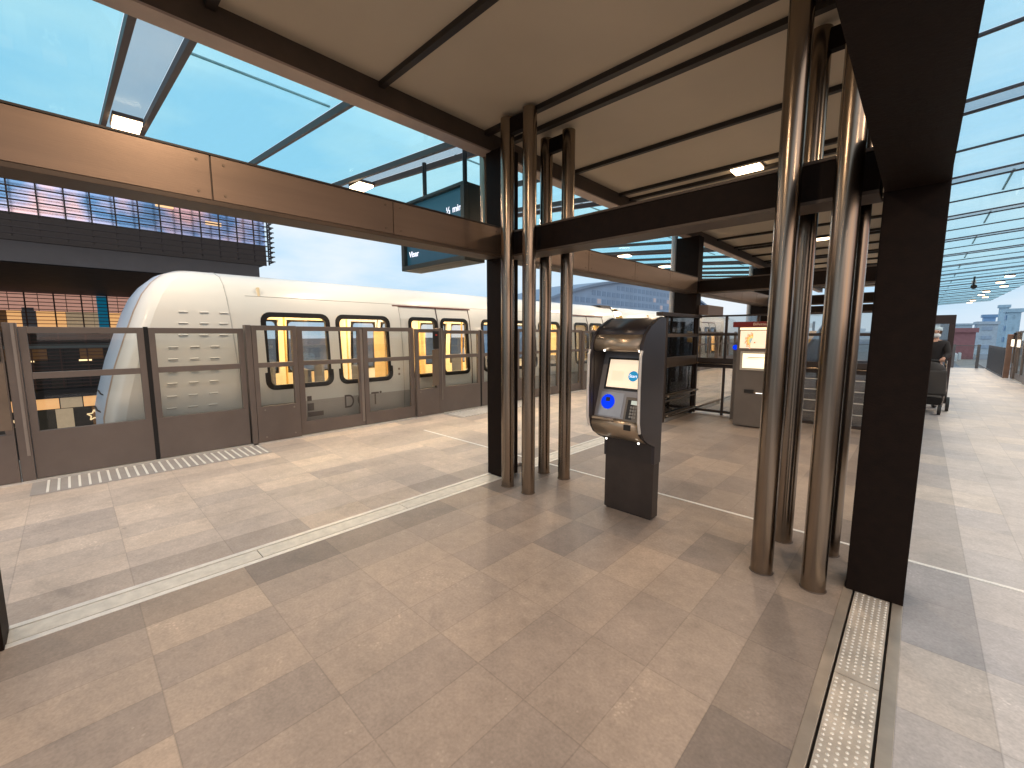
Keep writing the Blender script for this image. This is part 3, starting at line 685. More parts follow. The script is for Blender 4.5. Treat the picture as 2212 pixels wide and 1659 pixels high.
def plate(mb, x0, x1, z0, z1, off=.0, th=.006):
    mb.add([(x0, FY(z0)-off, z0), (x1, FY(z0)-off, z0), (x1, FY(z1)-off, z1), (x0, FY(z1)-off, z1),
            (x0, FY(z0)-off-th, z0), (x1, FY(z0)-off-th, z0), (x1, FY(z1)-off-th, z1), (x0, FY(z1)-off-th, z1)],
           [(0, 1, 2, 3), (7, 6, 5, 4), (0, 4, 5, 1), (1, 5, 6, 2), (2, 6, 7, 3), (3, 7, 4, 0)]); return mb
face = plate(MB(), a, b, .88, 1.455).build('face_plate', face_m, t)
MB().box(a, a+.004, 3.10, 3.28, .9, 1.455).build('recess_cheek', kiosk_base, t); MB().box(b-.004, b, 3.10, 3.28, .9, 1.455).build('recess_cheek', kiosk_base, t)
bez = plate(MB(), -1.945, -1.585, 1.135, 1.40, .0065, .010).build('screen_bezel', black_pl, t)
kscr = plate(MB(), -1.925, -1.60, 1.155, 1.385, .0175, .002).build('touch_screen', mat('kiosk_screen_glow', (.8, .66, .48), .25, 0, 0, emit=.78, emc=(1, .80, .58)), bez)
tilt = math.atan(1/.30)
def disc(cx, cz, r, off, th, m, nm, par, n=36):
    q = MB(); d = Vector((0, -1, .30)).normalized(); c = Vector((cx, FY(cz)-off, cz)); q.tube(c, c+d*th, r, n); return q.build(nm, m, par)
disc(-1.688, 1.255, .044, .0195, .001, mat('start_button_blue', (.01, .25, .55), .4, emit=.5, emc=(.0, .32, .62)), 'start_button', kscr)
text('Start', .036, (-1.688, FY(1.255)-.0222, 1.255), (R(90)-math.atan(.30), 0, 0), mat('screen_white', (1, 1, 1), .4, emit=.9), kscr, depth=.0003)
plate(MB(), -1.885, -1.775, 1.21, 1.29, .0197, .0004).build('screen_tile', mat('screen_tile', (.8, .62, .45), .3, emit=.70, emc=(1, .76, .55)), kscr)
rd = disc(-1.885, 1.03, .063, .0065, .008, mat('reader_blue', (.0, .02, .45), .45, 0, 0, emit=.85, emc=(.0, .045, 1.0), spec=.1), 'card_reader', t)
plate(MB(), -1.905, -1.865, 1.035, 1.068, .0148, .0016).build('reader_mark', mat('reader_dark', (.01, .015, .03), .3), rd)
plate(MB(), -1.96, -1.745, .915, 1.11, .0065, .003).build('reader_plate', mat('pale_plate', (.40, .42, .46), .35, .5), t)
kp = plate(MB(), -1.715, -1.585, .895, 1.085, .0065, .014).build('keypad_housing', mat('keypad_housing', (.20, .17, .14), .4, .7), t)
plate(MB(), -1.695, -1.64, .91, 1.065, .0206, .001).build('keypad_recess', black_pl, kp)
plate(MB(), -1.663, -1.605, 1.03, 1.062, .0207, .004).build('keypad_display', mat('keypad_lcd', (.6, .68, .62), .3, emit=.45), kp)
q = MB()
for i in range(3):
    for j in range(4): plate(q, -1.664+i*.021, -1.649+i*.021, .925+j*.025, .942+j*.025, .0218, .004)
q.build('keys', mat('keys', (.30, .29, .27), .5), kp)
belly = sweep([(3.115, .90), (3.085, .885), (3.078, .84), (3.10, .79), (3.15, .745), (3.24, .705), (3.34, .675)], a, b, .010, visor_m, 'lower_shell', t)
MB().box(-1.69, -1.63, 3.066, 3.080, .825, .87).build('receipt_slot', black_pl, t)
MB().box(-1.99, -1.78, 3.060, 3.085, .885, .905).build('coin_tray', visor_m, t, .003)
for xx in (X0+.006, X1-.006): MB().path([(xx, 3.067, 1.47), (xx, 3.049, 1.43), (xx, 3.043, 1.15), (xx, 3.050, .90), (xx, 3.074, .815)], .012, 10).build('edge_trim', steel_l, t)
for xx, yy, zz in ((-1.90, 3.10, 1.470), (-1.585, 3.10, 1.470), (-1.93, 3.215, .694), (-1.60, 3.165, .715)): MB().ball((xx, yy-.006, zz-.004), .009, 12, 8).build('stud_light', white_em, t)

# ================================================================== RED-TOPPED TICKET MACHINE
t = thing('ticket_machine', (-1.93, 8.2, 0), 'grey ticket machine with red header and lit map panel in front of the glass screen', 'ticket machine')
mg = mat('machine_grey', (.17, .145, .125), .45, .4, .08)
MB().box(-2.29, -1.57, 8.0, 8.45, .02, 1.72).build('machine_body', mg, t, .01)
hd = MB().box(-2.35, -1.51, 7.93, 8.47, 1.72, 1.81).build('header', mat('header_red', (.16, .012, .008), .35, 0, .05), t, .004)
text('Billetter', .068, (-1.93, 7.928, 1.765), (R(90), 0, 0), mat('header_text', (.75, .55, .42), .5), hd, depth=.001)
MB().box(-2.25, -1.61, 7.985, 7.999, 1.675, 1.712).build('light_strip', mat('map_top_light', (1, .8, .5), .5, emit=1.6, emc=(1, .78, .48)), t)
mpn = MB().box(-2.24, -1.62, 7.985, 7.999, 1.365, 1.66).build('map_panel', mat('map_panel_glow', (.85, .7, .52), .4, 0, .03, emit=.72, emc=(1, .80, .58)), t)
def arc(r0, r1, a0, a1, col, nm, cx=-2.06, cz=1.49):
    q = MB(); n = 18
    for i in range(n):
        t0, t1 = R(a0+(a1-a0)*i/n), R(a0+(a1-a0)*(i+1)/n); w_ = .12*math.sin(i*1.9); q.add([(cx+r0*math.cos(t0)*.8, 7.9835, cz+r0*math.sin(t0)), (cx+r1*(1+w_)*math.cos(t0)*.8, 7.9835, cz+r1*(1+w_)*math.sin(t0)), (cx+r1*(1+w_)*math.cos(t1)*.8, 7.9835, cz+r1*(1+w_)*math.sin(t1)), (cx+r0*math.cos(t1)*.8, 7.9835, cz+r0*math.sin(t1))], [(0, 1, 2, 3)])
    q.build(nm, mat('map_'+str(col), col, .5, emit=.55), mpn)
arc(.0, .045, 60, 250, (.35, .5, .5), 'zone_patch'); arc(.045, .075, 70, 250, (.75, .65, .2), 'zone_patch'); arc(.075, .105, 75, 250, (.85, .42, .12), 'zone_patch'); arc(.105, .13, 80, 262, (.8, .45, .32), 'zone_patch')
MB().ball((-2.015, 7.983, 1.462), .013, 10, 6).build('zone_patch', mat('map_red', (.55, .15, .15), .5, emit=.3), mpn)
bz = MB().box(-2.22, -1.68, 7.975, 7.999, .99, 1.31).build('screen_bezel', mat('pale_bezel', (.55, .50, .42), .35, .4), t, .006)
s2 = MB().box(-2.18, -1.72, 7.970, 7.9745, 1.03, 1.275).build('touch_screen', mat('machine_screen_glow', (1, .9, .65), .4, 0, 0, emit=1.15, emc=(1, .86, .58)), bz)
MB().box(-2.10, -1.80, 7.968, 7.9695, 1.205, 1.215).box(-2.12, -1.94, 7.968, 7.9695, 1.185, 1.19).build('screen_text', mg, s2)
MB().box(-2.13, -1.98, 7.985, 7.999, .60, .66).build('ticket_slot', black_pl, t); MB().box(-1.95, -1.80, 7.99, 7.999, .605, .612).build('slot_light', white_em, t)

# ================================================================== GLASS SCREEN ROUND THE STAIRS
t = thing('glass_screen', (-1.8, 9.5, 0), 'dark tinted glass screen with steel rails behind the kiosk and ticket machine', 'glass wall')
fm = mat('screen_frame_dark', (.06, .045, .038), .4, .5)
f = MB(); f.box(-3.36, -3.24, 7.12, 8.95, 1.92, 1.985); f.box(-3.24, -.35, 8.84, 8.95, 1.94, 1.97); f.build('top_rail', fm, t, .003)
for y in (7.40, 8.87): MB().box(-3.33, -3.27, y-.03, y+.03, 0, 1.92).build('mullion', fm, t, .002)
for x in (-2.75, -2.2, -1.6, -1.0, -.42): MB().box(x-.02, x+.02, 8.86, 8.91, 0, 1.94).build('mullion', fm, t, .002)
MB().box(-1.58, -.44, 8.92, 8.94, .09, 1.0).build('kick_panel', mat('kick_panel_dark', (.022, .015, .012), .4, .3), t)
f = MB()
for z0, z1 in ((1.55, 1.61), (1.0, 1.18), (.46, .50), (.36, .38), (.10, .14)): f.box(-3.325, -3.275, 7.43, 8.84, z0, z1)
f.build('side_rails', mat('side_rail_steel', (.22, .17, .13), .35, .8), t, .002)
f = MB()
for z0, z1 in ((1.57, 1.62), (.94, 1.13), (.04, .09)): f.box(-3.26, -.35, 8.865, 8.905, z0, z1)
f.build('front_rails', fm, t, .002)
_h = MB()
for z in (.28, .47, .66, .84): _h.tube((-1.6, 8.835, z), (-.4, 8.835, z), .008, 8)
_h.build('guard_bars', steel_l, t)
MB().tube((-3.26, 8.82, 1.02), (-.35, 8.82, 1.02), .018, 12).tube((-3.22, 7.43, .48), (-3.22, 8.84, .48), .02, 12).tube((-3.22, 7.43, .12), (-3.22, 8.84, .12), .02, 12).build('handrails', steel, t)
MB().box(-3.303, -3.297, 7.43, 8.84, .05, 1.92).build('side_glass', tint_glass, t)
MB().box(-3.27, -.40, 8.883, 8.889, .05, 1.94).build('front_glass', tint_glass, t)
MB().box(-3.30, -3.10, 8.86, 9.75, 1.99, 2.18).build('roof_unit', mat('roof_unit_grey', (.20, .15, .13), .5), t, .006)
# stair balustrade / escalator block further in
t = thing('escalator', (-1.2, 11.2, 0), 'dark escalator with steel treads seen between the right-hand poles', 'escalator')
q = MB()
for i in range(9): q.box(-1.62, -.52, 9.5+i*.36, 9.84+i*.36, -.2, .12+i*.11)
q.build('treads', mat('tread_steel', (.09, .07, .06), .4, .8), t)
for x in (-1.72, -.50): MB().prism([(9.3, 0), (9.3, .95), (12.8, 1.9), (12.8, .95), (9.8, 0)], x, x+.06).build('side_panel', mat('escalator_side', (.035, .026, .022), .3, .6), t)
q = MB()
for i in range(8): q.box(-1.60, -.54, 9.49+i*.36, 9.50+i*.36, .09+i*.11, .118+i*.11)
q.build('tread_edges', mat('tread_edge', (.50, .36, .20), .4, .6), t)
for x in (-1.69, -.47): MB().path([(x, 9.25, .98), (x, 9.9, 1.12), (x, 12.8, 1.94)], .03).build('handrail', black_pl, t)
# yellow sign + card readers + lift
t = thing('hanging_notice', (-1.86, 12.2, 0), 'small yellow notice on a post between the right-hand poles', 'sign')
MB().tube((-1.86, 12.25, 0), (-1.86, 12.25, 1.9), .025, 10).build('post', black_pl, t); MB().box(-1.93, -1.79, 12.20, 12.22, 1.38, 1.68).build('sign_plate', mat('sign_yellow', (.75, .42, .02), .5, emit=.15), t)
for x, y, z, lb in ((-4.55, 11.35, 1.42, 'card reader post with small blue disc seen through the glass screen'), (-2.47, 8.55, 1.36, 'card reader post with blue disc beside the red-topped ticket machine')):
    t = thing('card_reader_post', (x, y, 0), lb, 'card reader', 'card reader posts')
    MB().box(x-.03, x+.03, y, y+.04, 0, 1.46).build('post', mg, t, .005); MB().tube((x, y, z), (x, y-.012, z), .046, 24).build('reader_disc', mat('reader_blue', (0, 0, 1)), t)
t = thing('lift_shaft', (.05, 14.8, 0), 'tall dark glazed lift shaft frame behind the person with the stroller', 'lift')
q = MB(); lm = mat('lift_frame', (.05, .032, .03), .4, .3)
for x in (-.42, .44):
    for y in (14.0, 15.4): q.box(x, x+.10, y, y+.10, 0, 1.838)
q.box(-.42, .54, 14.0, 15.5, 1.84, 2.04); q.box(-.32, .44, 14.02, 14.06, 1.02, 1.08); q.box(-.32, .44, 14.02, 14.06, .02, .12); q.build('frame', lm, t, .004)
MB().box(-.32, .44, 14.035, 14.041, .12, 1.84).box(-.32, .44, 15.44, 15.446, .12, 1.84).build('glass', tint_glass, t)
MB().box(.30, .43, 14.07, 14.10, .12, 1.84).box(-.32, -.1, 14.5, 14.6, .1, 1.8).build('car_wall', mat('lift_red', (.10, .05, .05), .5), t)
# speaker / camera hanging in right canopy
t = thing('ceiling_loudspeaker', (1.3, 24.5, 3.4), 'small dark loudspeaker hanging under the right canopy', 'loudspeaker')
MB().tube((1.30, 24.5, 3.50), (1.30, 24.5, 3.82), .03, 10).build('stem', black_pl, t)
MB().tube((1.30, 24.35, 3.42), (1.30, 24.75, 3.50), .09, 20, .06).build('horn', black_pl, t); MB().box(1.24, 1.36, 24.5, 24.6, 3.56, 3.68).build('bracket', steel_l, t)

# ================================================================== END OF PLATFORM RAILING AND LOW FENCE
rl = mat('railing_grey', (.11, .11, .12), .5, .3)
t = thing('end_railing', (1, 29.5, 0), 'glass railing with slanted grey posts across the far end of the walkway', 'railing')
for x in (-6.5, -5.2, -3.9, -2.6, -1.3, 0., 1.18, 1.98): MB().box(x-.05, x+.05, 29.42, 29.5, 0, 1.12).build('railing_post', rl, t, .004)
MB().box(-6.8, 2.05, 29.455, 29.465, .08, 1.05).build('glass_pane', gate_glass, t); MB().box(-6.8, 2.05, 29.45, 29.47, 1.05, 1.08).build('top_rail', rl, t)
t = thing('side_fence', (2.3, 26.8, 0), 'low grey picket fence along the walkway beyond the brown gate post', 'fence')
q = MB(); y = 24.2
while y < 29.4: q.box(2.28, 2.31, y, y+.05, 0, 1.10); y += .16
q.box(2.27, 2.32, 24.0, 29.45, 0, .05); q.build('pickets', rl, t); MB().box(2.315, 2.325, 24.0, 29.4, .1, 1.02).build('backing_mesh', tint_glass, t)
t = thing('gate_end_post', (2.36, 23.8, 0), 'broad brown end post of the gates beside the far walkway', 'post')
MB().box(2.27, 2.42, 23.70, 23.85, 0, 1.60).build('post', mat('brown_post', (.22, .135, .10), .4, .3), t, .005)
for y, lb in ((21.3, 'nearer'), (22.6, 'farther')):
    o = MB().box(2.30, 2.33, y, y+.42, 1.18, 1.42).build('gate_light', mat('gate_light_glow', (1, .9, .75), .4, emit=1.4, emc=(1, .85, .65))); tag(o, lb+' of the two small glowing panels on the right-hand gates', 'light', 'glowing panels on the right-hand gates')

# ================================================================== STROLLER
sx, sy = .20, 12.25
t = thing('baby_stroller', (sx, sy, 0), 'black baby stroller on rubber wheels pushed towards the camera on the right walkway', 'stroller')
fab = mat('stroller_fabric', (.018, .016, .016), .75, 0, .3, 20, .2); fr_ = mat('stroller_frame', (.10, .09, .085), .3, .9)
q = MB()
for s_ in (-1, 1): q.path([(sx+s_*.22, sy+.42, 1.05), (sx+s_*.22, sy+.30, .98), (sx+s_*.25, sy-.02, .50), (sx+s_*.19, sy-.32, .16)], .014).path([(sx+s_*.25, sy-.02, .50), (sx+s_*.27, sy+.36, .17)], .014)
q.tube((sx-.22, sy+.42, 1.05), (sx+.22, sy+.42, 1.05), .018, 12); q.tube((sx-.27, sy+.36, .17), (sx+.27, sy+.36, .17), .012, 8); q.build('frame', fr_, t)
q = MB(); n = 10       # hood: quarter shell, open to the front
vs = []; fs = []
for i in range(n+1):
    a_ = math.pi*i/n
    for j in range(7): b_ = R(-5+28*j); vs.append((sx-.24*math.cos(a_), sy+.14-.26*math.sin(a_)*math.cos(b_)*1.0, .80+.24*math.sin(a_)*math.sin(b_)))
for i in range(n):
    for j in range(6): fs.append((i*7+j, (i+1)*7+j, (i+1)*7+j+1, i*7+j+1))
q.add(vs, fs, True); o = q.build('hood', fab, t); s_ = o.modifiers.new('s', 'SOLIDIFY'); s_.thickness = .012
MB().prism([(sy+.22, .92), (sy-.12, .86), (sy-.30, .56), (sy-.26, .46), (sy+.05, .44), (sy+.26, .60)], sx-.215, sx+.215).build('seat_shell', fab, t, .03)
MB().prism([(sy-.10, .88), (sy-.16, .84), (sy-.40, .42), (sy-.34, .38)], sx-.235, sx+.235).build('footmuff', mat('footmuff', (.028, .025, .024), .8, bump=.3), t, .03)
MB().prism([(sy-.20, .33), (sy+.30, .33), (sy+.26, .17), (sy-.16, .17)], sx-.20, sx+.20).build('basket', fab, t, .015)
for (wx, wy, r_) in ((-.17, -.34, .10), (.17, -.34, .10), (-.30, .36, .15), (.30, .36, .15)):
    wq = MB().tube((sx+wx-.025, sy+wy, r_), (sx+wx+.025, sy+wy, r_), r_, 24).build('wheel', black_pl, t, .012)
    MB().tube((sx+wx-.028, sy+wy, r_), (sx+wx+.028, sy+wy, r_), r_*.55, 18).build('rim', fr_, wq)

# ================================================================== PERSON
px_, py_ = .22, 13.02
t = thing('person', (px_, py_, 0), 'person in black coat and white face mask pushing a black stroller', 'person')
def skin(verts, edges, m, nm, par, sub=2):
    me = bpy.data.meshes.new(nm); o0 = ORG[t.name]; me.from_pydata([(px_+v[0]-o0.x, py_+v[1]-o0.y, v[2]) for v in verts], edges, [])
    o = bpy.data.objects.new(nm, me); COL.objects.link(o); o.parent = par
    o.modifiers.new('skin', 'SKIN'); me.skin_vertices[0].data[0].use_root = True
    for i, v in enumerate(verts): me.skin_vertices[0].data[i].radius = (v[3], v[4] if len(v) > 4 else v[3])
    s_ = o.modifiers.new('sub', 'SUBSURF'); s_.levels = sub; s_.render_levels = sub
    me.materials.append(m)
    for p in me.polygons: p.use_smooth = True
    o.modifiers['skin'].use_smooth_shade = True
    return o
skin_m = mat('skin', (.55, .33, .24), .5, 0, .05); coat = mat('black_coat', (.014, .013, .015), .8, 0, .3, 10, .3, 30); trou = mat('dark_trousers', (.022, .022, .028), .8)
V = [(0,0,.95,.135,.10),(0,0,1.12,.13,.095),(0,-.01,1.30,.155,.105),(0,-.01,1.42,.12,.085),(0,-.01,1.49,.052),(0,-.02,1.56,.07,.08),(0,-.025,1.64,.082,.098),(0,-.02,1.705,.06,.075),
     (-.17,-.01,1.39,.062),(-.22,-.10,1.17,.048),(-.14,-.33,1.08,.032),(.17,-.01,1.39,.062),(.22,-.10,1.17,.048),(.14,-.33,1.08,.032),
     (-.09,0,.88,.09),(-.10,-.03,.50,.062),(-.10,.02,.10,.045),(-.10,-.12,.05,.042),(.09,0,.88,.09),(.10,.0,.50,.062),(.10,.10,.12,.045),(.10,-.04,.05,.042)]
Ed = [(0,1),(1,2),(2,3),(3,4),(4,5),(5,6),(6,7),(3,8),(8,9),(9,10),(3,11),(11,12),(12,13),(0,14),(14,15),(15,16),(16,17),(0,18),(18,19),(19,20),(20,21)]
body = skin(V, Ed, skin_m, 'body', t)
C_ = [(0,0,.78,.17,.14),(0,0,.95,.165,.13),(0,0,1.12,.155,.12),(0,-.01,1.30,.175,.125),(0,-.01,1.42,.135,.10),(0,-.01,1.475,.075),(-.17,-.01,1.395,.078),(-.225,-.10,1.165,.062),(-.15,-.305,1.09,.046),(.17,-.01,1.395,.078),(.225,-.10,1.165,.062),(.15,-.305,1.09,.046)]
skin(C_, [(0,1),(1,2),(2,3),(3,4),(4,5),(4,6),(6,7),(7,8),(4,9),(9,10),(10,11)], coat, 'coat', t)
T_ = [(0,0,.90,.13,.11),(-.09,0,.82,.095),(-.10,-.03,.50,.075),(-.10,.02,.13,.062),(.09,0,.82,.095),(.10,.0,.50,.075),(.10,.10,.15,.062)]
skin(T_, [(0,1),(1,2),(2,3),(0,4),(4,5),(5,6)], trou, 'trousers', t)
for s_, yo in ((-1, 0), (1, .08)):
    MB().ball((px_+s_*.10, py_-.07+yo, .045), .05, 14, 8, sc=(.95, 2.5, .9)).build('shoe', black_pl, t)
for s_ in (-1, 1):
    Hh = [(s_*.14,-.32,1.085,.026,.018),(s_*.135,-.385,1.085,.034,.016)]; He = [(0, 1)]
    for i, ln in enumerate((.9, 1, .95, .78)):
        o_ = (i-1.5)*.018; b_ = len(Hh); L = ln*.03
        Hh += [(s_*.135+o_, -.405, 1.085, .009), (s_*.135+o_, -.405-L, 1.075, .0085), (s_*.135+o_, -.405-L*1.2, 1.045, .008), (s_*.135+o_, -.39, 1.022, .007)]
        He += [(1, b_), (b_, b_+1), (b_+1, b_+2), (b_+2, b_+3)]
    b_ = len(Hh); Hh += [(s_*.10, -.365, 1.075, .011), (s_*.095, -.395, 1.045, .009), (s_*.11, -.405, 1.030, .008)]; He += [(1, b_), (b_, b_+1), (b_+1, b_+2)]
    skin(Hh, He, skin_m, 'hand', t, 1)
MB().ball((px_, py_-.012, 1.655), .105, 20, 12, sc=(.93, 1.05, 1.0)).build('hair', mat('hair_brown', (.05, .025, .012), .6), t)
MB().ball((px_, py_-.088, 1.655), .055, 14, 8, sc=(1.15, .7, 1.0)).build('face', skin_m, t)
MB().ball((px_, py_-.085, 1.575), .075, 16, 10, sc=(1.08, .85, .72)).build('face_mask', mat('mask_white', (.62, .68, .72), .7), t)
q = MB()
for s_ in (-1, 1): q.ball((px_+s_*.033, py_-.127, 1.655), .011, 10, 6)
q.build('eyes', dark_m, t); MB().ball((px_, py_-.132, 1.632), .013, 10, 6, sc=(.8, 1, 1.3)).build('nose', skin_m, t)
MB().tube((px_-.10, py_-.01, 1.72), (px_+.10, py_-.01, 1.72), .03, 12).ball((px_, py_-.01, 1.70), .112, 20, 10, sc=(.93, 1.0, .62)).build('cap', mat('pale_cap', (.45, .58, .66), .8), t)

# ================================================================== LEFT BUILDING
bd = mat('facade_dark_metal', (.045, .042, .042), .5, .3); bdk = mat('facade_black', (.012, .011, .012), .6)
bls = mat('louvre_black', (.016, .013, .014), .5)
t = thing('office_building', (-22, -6, -7), 'dark office building with louvred overhanging upper floors at left behind the train', 'building')
X = -16
MB().box(X-14, X-.6, -24, 4.74, 3.42, 3.94).build('floor_slab', mat('fascia_grey', (.075, .078, .085), .5), t)
MB().box(X-14, X-.9, -24, 5.02, 6.5, 6.8).build('roof', bd, t)
refl = bpy.data.materials.new('painted_sky_glazing'); refl.use_nodes = True
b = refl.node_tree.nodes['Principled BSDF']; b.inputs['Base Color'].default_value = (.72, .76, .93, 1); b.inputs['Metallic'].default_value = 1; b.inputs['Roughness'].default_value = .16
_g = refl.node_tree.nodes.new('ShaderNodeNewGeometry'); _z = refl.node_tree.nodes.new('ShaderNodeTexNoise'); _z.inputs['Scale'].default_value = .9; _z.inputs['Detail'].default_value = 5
_r = refl.node_tree.nodes.new('ShaderNodeValToRGB'); _e = _r.color_ramp.elements; _e[0].position = .40; _e[0].color = (.16, .36, .66, 1); _e[1].position = .60; _e[1].color = (.85, .66, .72, 1); _m = _e.new(.5); _m.color = (.50, .58, .86, 1)  # blue and pink sky reflection painted into the glazing colour as noise patches
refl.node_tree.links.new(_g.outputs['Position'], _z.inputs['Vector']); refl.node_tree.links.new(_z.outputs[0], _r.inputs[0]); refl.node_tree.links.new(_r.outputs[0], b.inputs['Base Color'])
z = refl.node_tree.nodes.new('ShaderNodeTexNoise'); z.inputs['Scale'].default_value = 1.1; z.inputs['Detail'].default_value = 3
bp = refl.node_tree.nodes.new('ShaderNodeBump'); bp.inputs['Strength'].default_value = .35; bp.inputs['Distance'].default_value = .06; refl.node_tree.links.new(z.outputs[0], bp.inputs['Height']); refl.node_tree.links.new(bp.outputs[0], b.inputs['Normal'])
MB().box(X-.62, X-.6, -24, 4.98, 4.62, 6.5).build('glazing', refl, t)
for yy, zz in ((3.3, 5.05), (2.1, 5.35), (.9, 5.75)): MB().box(X-.595, X-.56, yy, yy+.42, zz, zz+.10).build('office_lamp', mat('warm_office_lamp', (1, .7, .4), .4, emit=.9, emc=(1, .62, .30)), t)
MB().box(X-14, X-.63, -24, 4.9, 3.95, 6.5).build('wall', bdk, t)
MB().box(X-.61, X-.58, -24, 4.98, 3.95, 4.615).build('spandrel', mat('spandrel', (.05, .045, .043), .5), t)
q = MB(); y = 4.98
while y > -20: q.box(X-.10, X-.04, y-.03, y, 3.98, 6.5); y -= .475
q.build('louvre_uprights', bls, t)
q = MB(); z = 4.02
while z < 6.5: q.box(X-.045, X+.0, -22, 5.08, z, z+.030); z += .158
q.build('louvre_slats', bls, t)
q = MB(); z = 4.02
while z < 6.5: q.box(X-.6, X-.17, 5.04, 5.08, z, z+.035); z += .158
q.box(X-.6, X-.56, 5.04, 5.08, 3.98, 6.5); q.build('louvre_return', bls, t)
# recessed lower facade
X = -28
MB().box(X-6, X-.05, -30, 4.6, -7, 3.40).build('lower_wall', bdk, t)
MB().box(X-6, -16.7, -30, 4.7, 3.40, 3.419).build('soffit', bdk, t)
MB().box(X-.05, X+.4, -30, 4.6, .95, 1.16).build('ledge', mat('ledge_pale', (.18, .24, .25), .5), t)
MB().box(X-.05, X+.3, -30, 4.6, -1.25, -.86).build('ledge', bdk, t)
cols = [mat('pane_pink', (.6, .42, .36), .4, emit=.42, emc=(.95, .50, .38)), mat('pane_orange', (.7, .4, .2), .4, emit=.75, emc=(1, .52, .20)), mat('pane_grey', (.20, .22, .25), .4, emit=.06), mat('pane_dark', (.03, .028, .025), .3), mat('pane_brown', (.12, .07, .03), .4, emit=.10, emc=(.6, .28, .10)), mat('pane_blue', (.01, .16, .28), .4, emit=.22, emc=(0, .35, .6)), mat('pane_lamp', (1, .8, .5), .4, emit=2.2, emc=(1, .72, .38)), mat('pane_cream', (.5, .42, .3), .4, emit=.3, emc=(.85, .62, .38)), mat('pane_olive', (.05, .045, .03), .4)]
rnd = random.Random(5); XX = X
def PN(y0, y1, z0, z1, c, dx=0): MB().box(XX-.02+dx, XX+.02+dx, y0, y1, z0, z1).build('window', cols[c], t)
YL, YH = -4.2, 3.4
for k in range(9): PN(YL+k*.855, YL+k*.855+.83, 2.62, 3.38, 0)
y = YL
while y < YH:
    w_ = rnd.choice((.42, .55, .75, .9)); c = rnd.choice((1, 1, 2, 2, 7, 4)); PN(y, y+w_-.01, 1.72, 2.60, c)
    if c == 2: PN(y+.02, y+w_-.05, 2.1, 2.75, 2, .045)
    y += w_
PN(YL, YH, 1.17, 1.70, 3); PN(1.05, 1.42, 1.72, 3.37, 5, .07)
y = YL
while y < YH:
    w_ = rnd.choice((.5, .8, 1.2)); PN(y, y+w_-.02, .45, .94, rnd.choice((4, 4, 3, 8, 4))); PN(y, y+w_-.02, -.30, .43, rnd.choice((3, 8, 4, 3))); PN(y, y+w_-.02, -.84, -.32, rnd.choice((4, 8, 3, 8)))
    y += w_
for y in (-1.55, .25, -3.6, 2.6): MB().box(XX+.04, XX+.10, y, y+.42, .38, .44).build('interior_lamp', cols[6], t)
y = YL
while y < YH: PN(y, y+.70, -1.75, -1.28, 1 if int(y*7) % 3 else 7); y += .74
y = YL; i = 0
while y < YH: PN(y, y+.56, -2.75, -1.78, (4, 8, 7, 3)[i % 4]); y += .585; i += 1
q = MB()
def star(cy, cz, r):
    pts = [(cy+(r if k % 2 == 0 else r*.45)*math.sin(k*math.pi/5), cz+(r if k % 2 == 0 else r*.45)*math.cos(k*math.pi/5)) for k in range(10)]
    for a_, b_ in zip(pts, pts[1:]+pts[:1]): q.tube((XX+.06, *a_), (XX+.06, *b_), .028, 6)
star(.55, -2.2, .26); star(-1.75, -2.2, .26); q.build('star_lights', mat('star_glow', (1, .8, .5), .4, emit=.9, emc=(.9, .66, .36)), t)
q = MB(); y = -20
while y < 4.6: q.box(XX+.30, XX+.34, y, y+.05, -.8, 3.39); y += .855
q.build('lower_uprights', mat('upright_brown', (.09, .045, .035), .5), t)
q = MB(); z = -.75
while z < 3.35: q.box(XX+.32, XX+.42, -20, 4.6, z, z+.028); z += .155
q.build('lower_slats', mat('upright_brown', (.09, .045, .035), .5), t)

# ================================================================== FAR BUILDINGS
hz = mat('far_hazed_facade', (.25, .39, .56), .5, 0, .12, .15); hz2 = mat('far_hazed_window', (.18, .30, .46), .4, .1); hzl = mat('far_lit_window', (.45, .45, .50), .5, emit=.10, emc=(.95, .66, .55))  # distance haze is painted into these bluish colours, no haze volume
t = thing('arched_building', (-75, 115, -7), 'large blue-grey building with curved roof on the skyline beyond the train', 'building')
pts = [(58, -7)]
for i in range(25):
    u = i/24; pts.append((72+110*u, 6.2+10.5*math.sin(math.pi*min(1, .04+u*.93))**.75))
pts += [(182, -7)]
MB().prism(pts, -76, -60).build('wall', hz, t)
rf = [(72+110*i/24, 6.2+10.5*math.sin(math.pi*min(1, .04+i/24*.93))**.75) for i in range(25)]
MB().prism([(a, b+.7) for a, b in rf]+[(a, b+.05) for a, b in reversed(rf)], -77, -59.2).build('roof', mat('far_hazed_roof', (.20, .30, .42), .5), t)
r2 = random.Random(3); rest = MB(); cnt = 0
y = 84
while y < 176:
    for zz in range(1, 16, 2):
        u = (y-72)/110; top = 6.2+10.5*math.sin(math.pi*min(1, .04+u*.93))**.75
        if zz+1.9 < top:
            lit = r2.random() < .04
            if cnt < 94: MB().box(-60.05, -59.95, y, y+1.7, zz+.35, zz+1.55).build('window', hzl if lit else hz2, t); cnt += 1
            else: rest.box(-60.05, -59.95, y, y+1.7, zz+.35, zz+1.55, 1 if lit else 0)
    y += 2.4
rest.build('window', [hz2, hzl], t)['kind'] = 'stuff'
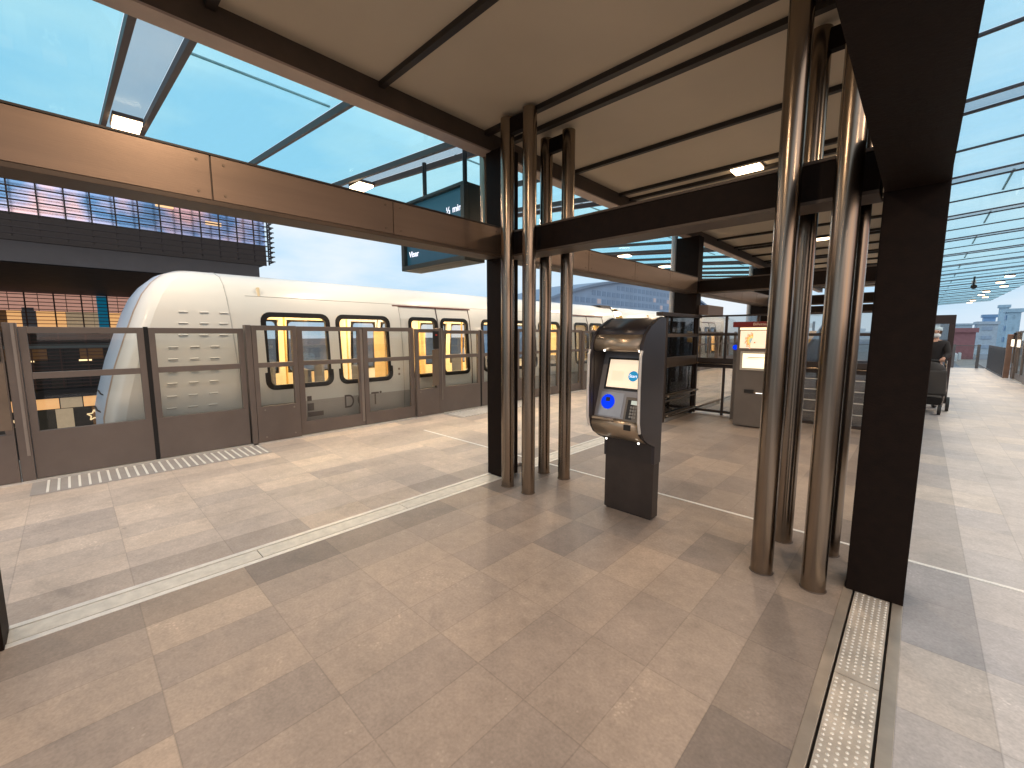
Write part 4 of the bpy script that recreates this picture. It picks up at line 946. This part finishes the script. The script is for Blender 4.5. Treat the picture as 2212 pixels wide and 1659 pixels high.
def far_box(name, label, x0, x1, y0, y1, z1, m, wm=None, floors=0, cat='building', z0=-7):
    t = thing(name, ((x0+x1)/2, (y0+y1)/2, -7), label, cat)
    MB().box(x0, x1, y0, y1, z0, z1).build('wall', m, t)
    MB().box(x0-.2, x1+.2, y0-.2, y1+.2, z1, z1+.5).build('roof', m, t)
    if floors:
        q = MB(); h_ = (z1+3)/floors
        for k in range(floors): z = -3+k*h_+h_*.35; q.box(x0+.6, x1-.6, y0-.08, y0-.02, z, z+h_*.4); q.box(x0-.08, x0-.02, y0+.6, y1-.6, z, z+h_*.4)
        q.build('window', wm, t)
    return t
pale = mat('far_hazed_pale_wall', (.48, .60, .70), .6); palew = mat('far_hazed_pale_window', (.36, .48, .62), .4)  # pale blue wash of the haze mixed into the wall and tower colours
bluet = mat('far_hazed_blue_tower', (.40, .60, .74), .5); blued = mat('far_blue_dark', (.20, .36, .58), .4)
far_box('container_building', 'dull red flat-topped building at the end of the walkway view', 1.2, 4.35, 70, 74, 1.8, mat('far_dull_red', (.30, .14, .15), .7))
far_box('pale_building', 'pale blue stepped building right of the dull red one', 6.9, 9.3, 110, 116, 3.3, pale, palew, 4)
far_box('office_tower', 'taller blue building with dark floor bands at the right edge', 8.35, 9.55, 90, 93, 4.6, bluet, blued, 5)
far_box('round_tower', 'pale rounded tower between the two blue buildings', 9.95, 11.0, 118, 120, 6.4, mat('far_hazed_round_tower', (.42, .62, .76), .6))
far_box('roof_plant', 'dark blue raised box on the roof of the pale building', 7.55, 9.0, 111, 113, 4.5, blued, z0=3.8)
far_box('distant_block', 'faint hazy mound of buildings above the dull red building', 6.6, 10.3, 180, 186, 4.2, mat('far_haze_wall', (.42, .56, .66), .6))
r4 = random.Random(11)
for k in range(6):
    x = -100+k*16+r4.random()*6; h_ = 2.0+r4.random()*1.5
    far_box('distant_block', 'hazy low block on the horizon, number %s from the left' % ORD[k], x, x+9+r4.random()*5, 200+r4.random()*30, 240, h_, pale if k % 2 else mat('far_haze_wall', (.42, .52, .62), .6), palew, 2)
# tracks curving away beyond the end, with a far platform wall
struct(MB().box(-11, 8, 29.7, 90, -1.95, -1.21).build('viaduct_deck', mat('deck_blue_grey', (.20, .23, .26), .7)))
wl = mat('parapet_white', (.62, .70, .74), .6)
q = MB()
for i in range(14):
    y = 32+i*4; x = 1.0+((i/13.)**2)*4.5; q.box(x, x+.18, y, y+4.1, -1.2, -.45)
tag(q.build('viaduct_parapet', wl), 'pale curving parapet wall beyond the end of the walkway', 'parapet')
